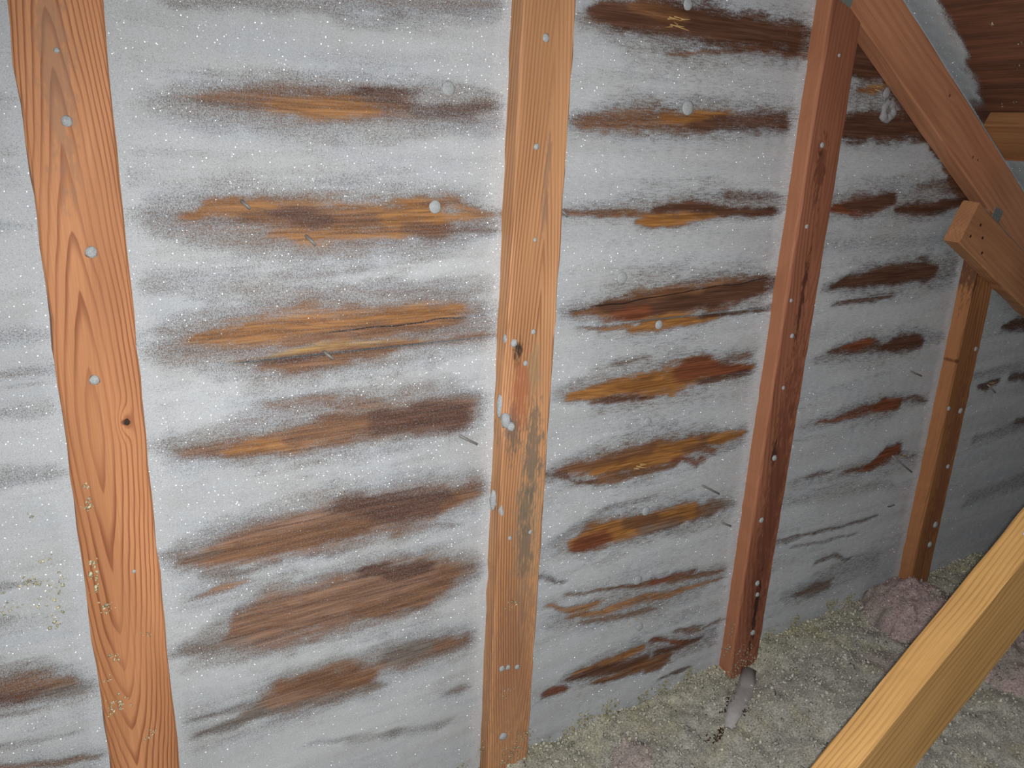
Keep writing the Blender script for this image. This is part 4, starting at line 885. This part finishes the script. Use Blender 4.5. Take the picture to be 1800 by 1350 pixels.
# ------------------------------------------------------------------ roof deck, lookout, roof frost
def roof_mat():
    n = NT('dark_roof_plywood')
    co = n.coords()
    gr = n.noise(n.scale(co, (220, 9, 220)), 1.0, 4.0, 0.65); g2 = n.noise(n.scale(co, (45, 3, 45), (3, 1, 0)), 1.0, 3.0)
    c = n.mix(n.ss(g2, 0.3, 0.7), (0.16, 0.073, 0.047), (0.26, 0.112, 0.066))
    c = n.mix(1.0, c, n.mix(n.ss(gr, 0.3, 0.7), (0.75, 0.73, 0.7), (1.2, 1.2, 1.2)), 'MULTIPLY')
    return n.done(n.bsdf(c, 0.6, n.bump(gr, 0.4, 0.0015), 0.25))
M_ROOF = roof_mat()
roof = tag(empty('roof_deck'), kind='structure')
def roof_pt(x, y, off=0.0):
    return Vector((x, y, roof_z(x))) + ROOF_N * off
def roof_panel(x0, x1, y0, y1):
    nx = 24; ny = 24; vs = []; fs = []
    for off in (0.0, 0.0125):
        for i in range(nx + 1):
            for j in range(ny + 1):
                vs.append(roof_pt(x0 + (x1 - x0) * i / nx, y0 + (y1 - y0) * j / ny, off))
    o = (nx + 1) * (ny + 1)
    for i in range(nx):
        for j in range(ny):
            a = i * (ny + 1) + j; fs.append((a, a + 1, a + ny + 2, a + ny + 1)); fs.append((o + a, o + a + ny + 1, o + a + ny + 2, o + a + 1))
    for i in range(nx):
        a = i * (ny + 1); fs.append((a, a + ny + 1, o + a + ny + 1, o + a)); a += ny; fs.append((a, o + a, o + a + ny + 1, a + ny + 1))
    for j in range(ny):
        a = j; fs.append((a, o + a, o + a + 1, a + 1)); a = nx * (ny + 1) + j; fs.append((a, a + 1, o + a + 1, o + a))
    return mesh_obj('roof_panel', vs, fs, M_ROOF, roof)
roof_panel(0.0, 1.6575, -2.3, 0.3)
roof_panel(1.6595, 3.05, -2.3, 0.3)
# frost strip on the deck beside the chord
ux = np.arange(1.15, 2.5, 0.005); uy = np.arange(-0.16, 0.0, 0.004)
UX, UY = np.meshgrid(ux, uy, indexing='ij')
edge = -0.066 + 0.03 * sstep(1.45, 1.68, UX) + (fbm(UX / 0.05, UY / 0.03, 7, 4) - 0.5) * 0.05
dn = sstep(-0.012, 0.012, UY - edge) * (1 - sstep(1.66, 1.74, UX + (fbm(UX / 0.03, UY / 0.03, 8, 3) - .5) * 0.08) * (1 - sstep(1.85, 1.9, UX)))
dn = np.maximum(dn, sstep(1.87, 1.92, UX) * 0.9)
dn = dn * (0.85 + 0.4 * fbm(UX / 0.04, UY / 0.04, 9, 3))
P = np.stack([UX, UY, 0.257 - 0.6235 * (UX - 1.377) + ROOF_OFF * math.hypot(1, 0.6235)], -1) - np.array(ROOF_N) * (0.001 + 0.003 * np.minimum(dn, 1) * (0.7 + 0.6 * fbm(UX / 0.015, UY / 0.015, 6, 3)))[..., None]
idx = np.arange(UX.size).reshape(UX.shape)
q = np.stack([idx[:-1, :-1], idx[:-1, 1:], idx[1:, 1:], idx[1:, :-1]], -1).reshape(-1, 4)
d1 = dn.ravel(); q = q[d1[q].max(axis=1) > 0.05]
v, f, d2 = compact(P.reshape(-1, 3), q, d1)
tag(mesh_obj('roof_frost', v, f, M_FROST, smooth=True, attrs={'rime_amount': ('f', d2), 'rime_white': ('f', np.clip(d2, 0, 1) * 0.5), 'rime_streak': ('f', d2 * 0)}),
    'strip of pale frost on the roof deck along the sloping chord', 'frost', kind='stuff')
# flecks of insulation on the deck
M_LO = lumber('brown_lookout', (0.46, 0.23, 0.105), (0.32, 0.14, 0.06), x0=0.09, z0=0.0, k=0.03, p=1.3, freq=80, seed=31.0, warp=0.008, ring=0.4,
              stain=((0.068, 0.0, 0.016, 9.0, (0.52, 0.21, 0.10), 0.9),), knots=((0.02, 0.69, 0.006, 0.01),))
xa, xb = 1.712, 1.829
v, f = sweep(0.0, 1.1, (xb - xa) / dch.x, ROOF_OFF - 0.002, 30, 0.003, seed=31)
lo = mesh_obj('lookout_board', v, f, M_LO)
m = Matrix((dch, -ROOF_N * -1, Vector((0, 1, 0)))).transposed()
# local x down the slope, y towards the deck, z into the wall
zl = dch.cross(ROOF_N)
m = Matrix((dch, ROOF_N, zl)).transposed().to_4x4()
cx = 0.5 * (xa + xb)
m.translation = Vector((cx, -T if zl.y > 0 else -T, chord_top(cx))) + ROOF_N * (ROOF_OFF / 2)
lo.matrix_world = m
LOOK_SIGN = zl.y
tag(lo, 'flat brown board running under the roof deck from the sloping chord', 'board')

# ------------------------------------------------------------------ ceiling below and loose insulation
def slab(name, x0, x1, y0, y1, z0, z1, mat):
    vs = [(x, y, z) for x in (x0, x1) for y in (y0, y1) for z in (z0, z1)]
    fs = [(0, 1, 3, 2), (4, 6, 7, 5), (0, 4, 5, 1), (2, 3, 7, 6), (0, 2, 6, 4), (1, 5, 7, 3)]
    return mesh_obj(name, vs, fs, mat)
tag(slab('floor', -1.0, 3.0, -2.3, 0.0, -1.45, -1.42, flat_mat('ceiling_board_back', (0.5, 0.48, 0.44), 0.8)), kind='structure')

def ins_base(X, Y):
    wl = np.interp(X, [-1.0, 0.3, 0.5, 0.62, 0.76, 0.85, 0.95, 1.1, 1.25, 1.6, 2.0, 3.0], [-1.22, -1.21, -1.185, -1.165, -1.195, -1.175, -1.185, -1.165, -1.14, -1.135, -1.13, -1.13])
    h = wl + (fbm(X / 0.16, Y / 0.16, 201, 4) - 0.5) * 0.05 * sstep(0.0, 0.12, -Y) + (fbm(X / 0.03, Y / 0.03, 211, 3) - 0.5) * 0.018
    h = h - 0.035 * np.exp(-((X - 1.2) / 0.06) ** 2 - ((Y + 0.06) / 0.06) ** 2)
    return h
def ins_tone(X, Y, seed):
    a = fbm(X / 0.05, Y / 0.05, seed, 4); b = fbm(X / 0.012, Y / 0.012, seed + 9, 3)
    grey = np.array([0.50, 0.49, 0.44]); yel = np.array([0.55, 0.52, 0.37]); pink = np.array([0.47, 0.36, 0.35])
    near = 1 - sstep(0.02, 0.14, -Y)
    ty = np.clip(0.55 * near + 0.6 * sstep(0.5, 0.75, a) - 0.1, 0, 1)[..., None]
    c = grey + (yel - grey) * ty
    pk = np.zeros_like(X)
    for (px, py_, r, s) in ((1.73, -0.11, 0.13, 0.9), (1.80, -0.33, 0.15, 0.9), (0.83, -0.13, 0.05, 0.6), (1.22, -0.52, 0.05, 0.5), (1.5, -0.2, 0.07, 0.4), (2.1, -0.3, 0.2, 0.5)):
        pk = np.maximum(pk, s * (1 - sstep(0.55, 1.15, np.hypot(X - px, Y - py_) / r + (a - 0.5) * 1.4)))
    c = c + (pink - c) * pk[..., None]
    return c * (0.75 + 0.5 * b)[..., None]
ix = np.arange(-1.0, 3.0, 0.0085); iy = np.arange(-1.6, 0.0, 0.0085)
IX, IY = np.meshgrid(ix, iy, indexing='ij')
IZ = ins_base(IX, IY)
idx = np.arange(IX.size).reshape(IX.shape)
q = np.stack([idx[:-1, :-1], idx[1:, :-1], idx[1:, 1:], idx[:-1, 1:]], -1).reshape(-1, 4)
tn = ins_tone(IX, IY, 301).reshape(-1, 3)
gv = np.stack([IX, IY, IZ], -1).reshape(-1, 3)

def tufts(P, size, tone, seed):
    """many small ragged scraps (8 triangles each)"""
    rg = np.random.default_rng(seed); n = len(P)
    octa = np.array([[1, 0, 0], [-1, 0, 0], [0, 1, 0], [0, -1, 0], [0, 0, 1], [0, 0, -1]], float)
    sc = size[:, None, None] * (0.35 + rg.random((n, 1, 3)) * 1.1)
    A = rg.normal(0, 1, (n, 3, 3)); Q, _ = np.linalg.qr(A)
    V = (octa[None] * sc + rg.normal(0, 0.18, (n, 6, 3)) * size[:, None, None]) @ Q + P[:, None]
    tri = np.array([[0, 2, 4], [2, 1, 4], [1, 3, 4], [3, 0, 4], [2, 0, 5], [1, 2, 5], [3, 1, 5], [0, 3, 5]])
    F = (tri[None] + (np.arange(n) * 6)[:, None, None]).reshape(-1, 3)
    return V.reshape(-1, 3), F, np.repeat(tone, 6, axis=0)

def merge_tris(v1, q1, t1, v2, f2, t2):
    tri = np.vstack([q1[:, [0, 1, 2]], q1[:, [0, 2, 3]]])
    return np.vstack([v1, v2]), np.vstack([tri, f2 + len(v1)]), np.vstack([t1, t2])
N = 30000
tx = 0.35 + 2.3 * rng.random(N) ** 1.0; ty = -np.abs(rng.random(N) ** 1.5) * 0.95
keep = (tx > 0.45)
tx, ty = tx[keep], ty[keep]
tz = ins_base(tx, ty) + rng.random(len(tx)) * 0.004
tt = ins_tone(tx, ty, 301) * (0.75 + 0.75 * rng.random((len(tx), 1)))
hl = rng.random(len(tx)) > 0.93
tt[hl] = tt[hl] * 0.3 + np.array([0.62, 0.60, 0.46]) * 0.8
tv, tf, tc = tufts(np.stack([tx, ty, tz], -1), 0.0012 + 0.0042 * rng.random(len(tx)) ** 2.2, tt, 5)
V, F, C = merge_tris(gv, q, tn, tv, tf, tc)
tag(mesh_obj('insulation', V, F, M_FLUFF, attrs={'tone': ('c', np.clip(C, 0, 1))}), 'loose grey-yellow blown insulation heaped along the foot of the wall', 'insulation', kind='stuff')

def heap(name, cx, cy, r, h, seed, label, ax=1.0):
    n = 56; a = np.linspace(-1.15, 1.15, n)
    A, B = np.meshgrid(a, a, indexing='ij')
    X = cx + A * r * ax; Y = cy + B * r
    rr = np.hypot(A, B) + (fbm(A * 3 + 20, B * 3 + 20, seed, 3) - .5) * 0.35
    dome = np.sqrt(np.clip(1 - np.clip(rr, 0, 1) ** 2, 0, 1))
    Z = ins_base(X, Y) - 0.012 + (h + 0.012) * dome + (fbm(X / 0.022, Y / 0.022, seed + 3, 3) - .5) * 0.02 * dome
    idx = np.arange(X.size).reshape(X.shape)
    q = np.stack([idx[:-1, :-1], idx[1:, :-1], idx[1:, 1:], idx[:-1, 1:]], -1).reshape(-1, 4)
    k = (dome.ravel()[q] > 0.02).any(axis=1)
    mixg = sstep(0.42, 0.62, fbm(X / 0.05, Y / 0.05, seed + 7, 3))[..., None]
    tone = (np.array([0.47, 0.36, 0.35]) * (1 - mixg * 0.55) + np.array([0.34, 0.335, 0.28]) * mixg * 0.55) * (0.75 + 0.5 * fbm(X / 0.012, Y / 0.012, seed + 8, 3))[..., None]
    P = np.stack([X, Y, Z], -1).reshape(-1, 3); tone = tone.reshape(-1, 3)
    sel = rng.choice(np.nonzero(dome.ravel() > 0.1)[0], 1100)
    tv, tf, tc = tufts(P[sel] + rng.normal(0, .002, (1100, 3)), 0.001 + 0.004 * rng.random(1100) ** 2, tone[sel] * (0.7 + 0.8 * rng.random((1100, 1))), seed)
    V, F, C = merge_tris(P, q[k], tone, tv, tf, tc)
    used = np.zeros(len(V), bool); used[F.ravel()] = True; rm = np.cumsum(used) - 1
    return tag(mesh_obj(name, V[used], rm[F], M_FLUFF, attrs={'tone': ('c', np.clip(C[used], 0, 1))}), label, 'insulation', kind='stuff')
heap('pink_insulation', 1.725, -0.125, 0.125, 0.085, 401, 'round pink mound of insulation at the foot of the short stud')
heap('pink_insulation', 1.83, -0.36, 0.17, 0.05, 431, 'low pink drift of insulation behind the slanting yellow board', 1.2)

# clumps of insulation stuck to the wall and studs
def clump(name, centres, parent, label, seed, tone=(0.66, 0.62, 0.42)):
    rg = np.random.default_rng(seed); P = []; S = []
    for (x, y, z, r, n) in centres:
        P.append(np.array([x, y, z]) + rg.normal(0, 1, (n, 3)) * np.array([r, 0.0022, r * 0.85])); S.append(0.0008 + 0.0021 * rg.random(n) ** 1.5)
    P = np.vstack(P); S = np.concatenate(S)
    tn = np.array(tone) * (0.7 + 0.6 * rg.random((len(P), 1)))
    v, f, c = tufts(P, S, tn, seed)
    return tag(mesh_obj(name, v, f, M_FLUFF, attrs={'tone': ('c', np.clip(c, 0, 1))}), label, 'insulation', kind='stuff')
clump('insulation_clumps', [(-0.127, -0.004, -0.578, 0.008, 30), (-0.096, -0.004, -0.588, 0.009, 32), (-0.109, -0.004, -0.612, 0.010, 34), (-0.160, -0.004, -0.607, 0.012, 40), (-0.103, -0.004, -0.642, 0.006, 20),
                            (-0.105, -0.004, -0.548, 0.007, 14), (-0.118, -0.004, -0.485, 0.004, 8)], None, 'yellowish insulation crumbs stuck in the frost left of the cathedral-grained stud', 61)
clump('insulation_clumps', [(-0.049, -0.040, -0.472, 0.004, 18), (-0.049, -0.040, -0.445, 0.003, 9), (-0.053, -0.040, -0.553, 0.0035, 12), (-0.054, -0.040, -0.572, 0.004, 14), (-0.053, -0.040, -0.590, 0.004, 12),
                            (-0.043, -0.040, -0.619, 0.005, 22), (-0.045, -0.040, -0.700, 0.004, 16), (-0.053, -0.040, -0.729, 0.003, 10), (-0.048, -0.040, -0.776, 0.008, 44), (-0.001, -0.040, -0.678, 0.003, 8),
                            (-0.01, -0.040, -0.839, 0.006, 14)], None, 'crumbs of yellow insulation caught on the left edge of the cathedral-grained stud', 62)
clump('insulation_clumps', [(1.20, -0.042, -1.12, 0.02, 70), (1.185, -0.042, -1.16, 0.014, 60), (1.25, -0.042, -1.16, 0.018, 70), (1.182, -0.03, -1.05, 0.008, 40), (1.181, -0.025, -1.10, 0.010, 60), (1.262, -0.04, -1.175, 0.010, 50)],
      None, 'insulation crumbs clinging around the foot of the dark reddish stud', 63, (0.50, 0.42, 0.30))
clump('insulation_clumps', [(0.60, -0.042, -1.13, 0.02, 90), (0.62, -0.042, -1.10, 0.012, 40), (0.575, -0.042, -0.985, 0.008, 24), (0.583, -0.042, -0.80, 0.008, 18), (0.545, -0.02, -1.12, 0.012, 40)],
      None, 'pale insulation crumbs at the foot of the mould-stained stud', 64, (0.50, 0.42, 0.28))
clump('insulation_clumps', [(x, -0.005, z - 0.012, 0.012, 110) for x, z in ((0.70, -1.18), (0.76, -1.17), (0.80, -1.15), (0.86, -1.145), (0.95, -1.16), (1.0, -1.15), (1.08, -1.14), (0.50, -1.16), (0.46, -1.19), (1.33, -1.12), (1.42, -1.11), (1.55, -1.10), (1.62, -1.11))],
      None, 'ragged yellow edge of insulation pressed against the frosted wall', 65, (0.46, 0.42, 0.22))
# wisps on the roof deck
rp = [roof_pt(1.50, -0.14), roof_pt(1.55, -0.17), roof_pt(1.60, -0.145), roof_pt(1.70, -0.10), roof_pt(1.71, -0.07)]
clump('insulation_wisps', [(q.x, q.y, q.z - 0.002, 0.004, 7) for q in rp], None, 'few pale wisps stuck to the brown roof deck', 66, (0.45, 0.36, 0.25))

# grey frosted strip and dark crumbs added for the dark gap beside it, lying on the insulation at the foot of the third stud
path = [(1.222, -0.050), (1.195, -0.075), (1.150, -0.105), (1.095, -0.135), (1.045, -0.165)]
wid = [0.030, 0.040, 0.040, 0.034, 0.016]
vs = []; fs = []
for i, ((x, y), w_) in enumerate(zip(path, wid)):
    d = Vector((path[min(i + 1, 4)][0] - path[max(i - 1, 0)][0], path[min(i + 1, 4)][1] - path[max(i - 1, 0)][1], 0)).normalized()
    sd = Vector((-d.y, d.x, 0))
    for t_ in (-1, -0.5, 0, 0.5, 1):
        px_ = x + sd.x * w_ * t_ / 2; py_ = y + sd.y * w_ * t_ / 2
        z_ = float(ins_base(np.array([x]), np.array([y]))[0]) + 0.010 - 0.005 * t_ * t_ + (0.012 if i == 0 else 0)
        vs.append((px_, py_, z_))
n0 = len(vs); vs += [(a, b_, c - 0.006) for a, b_, c in vs]
for i in range(4):
    for k in range(4):
        a = i * 5 + k; fs.append((a, a + 1, a + 6, a + 5)); fs.append((n0 + a, n0 + a + 5, n0 + a + 6, n0 + a + 1))
    a = i * 5; fs.append((a, a + 5, n0 + a + 5, n0 + a)); a += 4; fs.append((a, n0 + a, n0 + a + 5, a + 5))
for k in range(4):
    fs.append((k, n0 + k, n0 + k + 1, k + 1)); fs.append((20 + k, 21 + k, n0 + 21 + k, n0 + 20 + k))
tag(mesh_obj('scrap_strip', vs, fs, M_FPLATE, smooth=True), 'grey frosted scrap lying on the insulation at the foot of the dark stud', 'scrap')
def on_ins(x, y): return float(ins_base(np.array([x]), np.array([y]))[0])
clump('gap_crumbs', [(x, y, on_ins(x, y) + 0.006, 0.006, n_) for x, y, n_ in ((1.005, -0.175, 40), (1.02, -0.168, 30), (0.985, -0.165, 30), (1.10, -0.115, 26), (1.13, -0.10, 26), (1.07, -0.125, 20), (1.105, -0.155, 24), (1.235, -0.06, 20))],  # added: their dark tone stands for the ragged gap beside the scrap
      None, 'dark crumbs added for the dark gap beside the grey scrap', 67, (0.09, 0.05, 0.035))['category'] = 'dark gap'
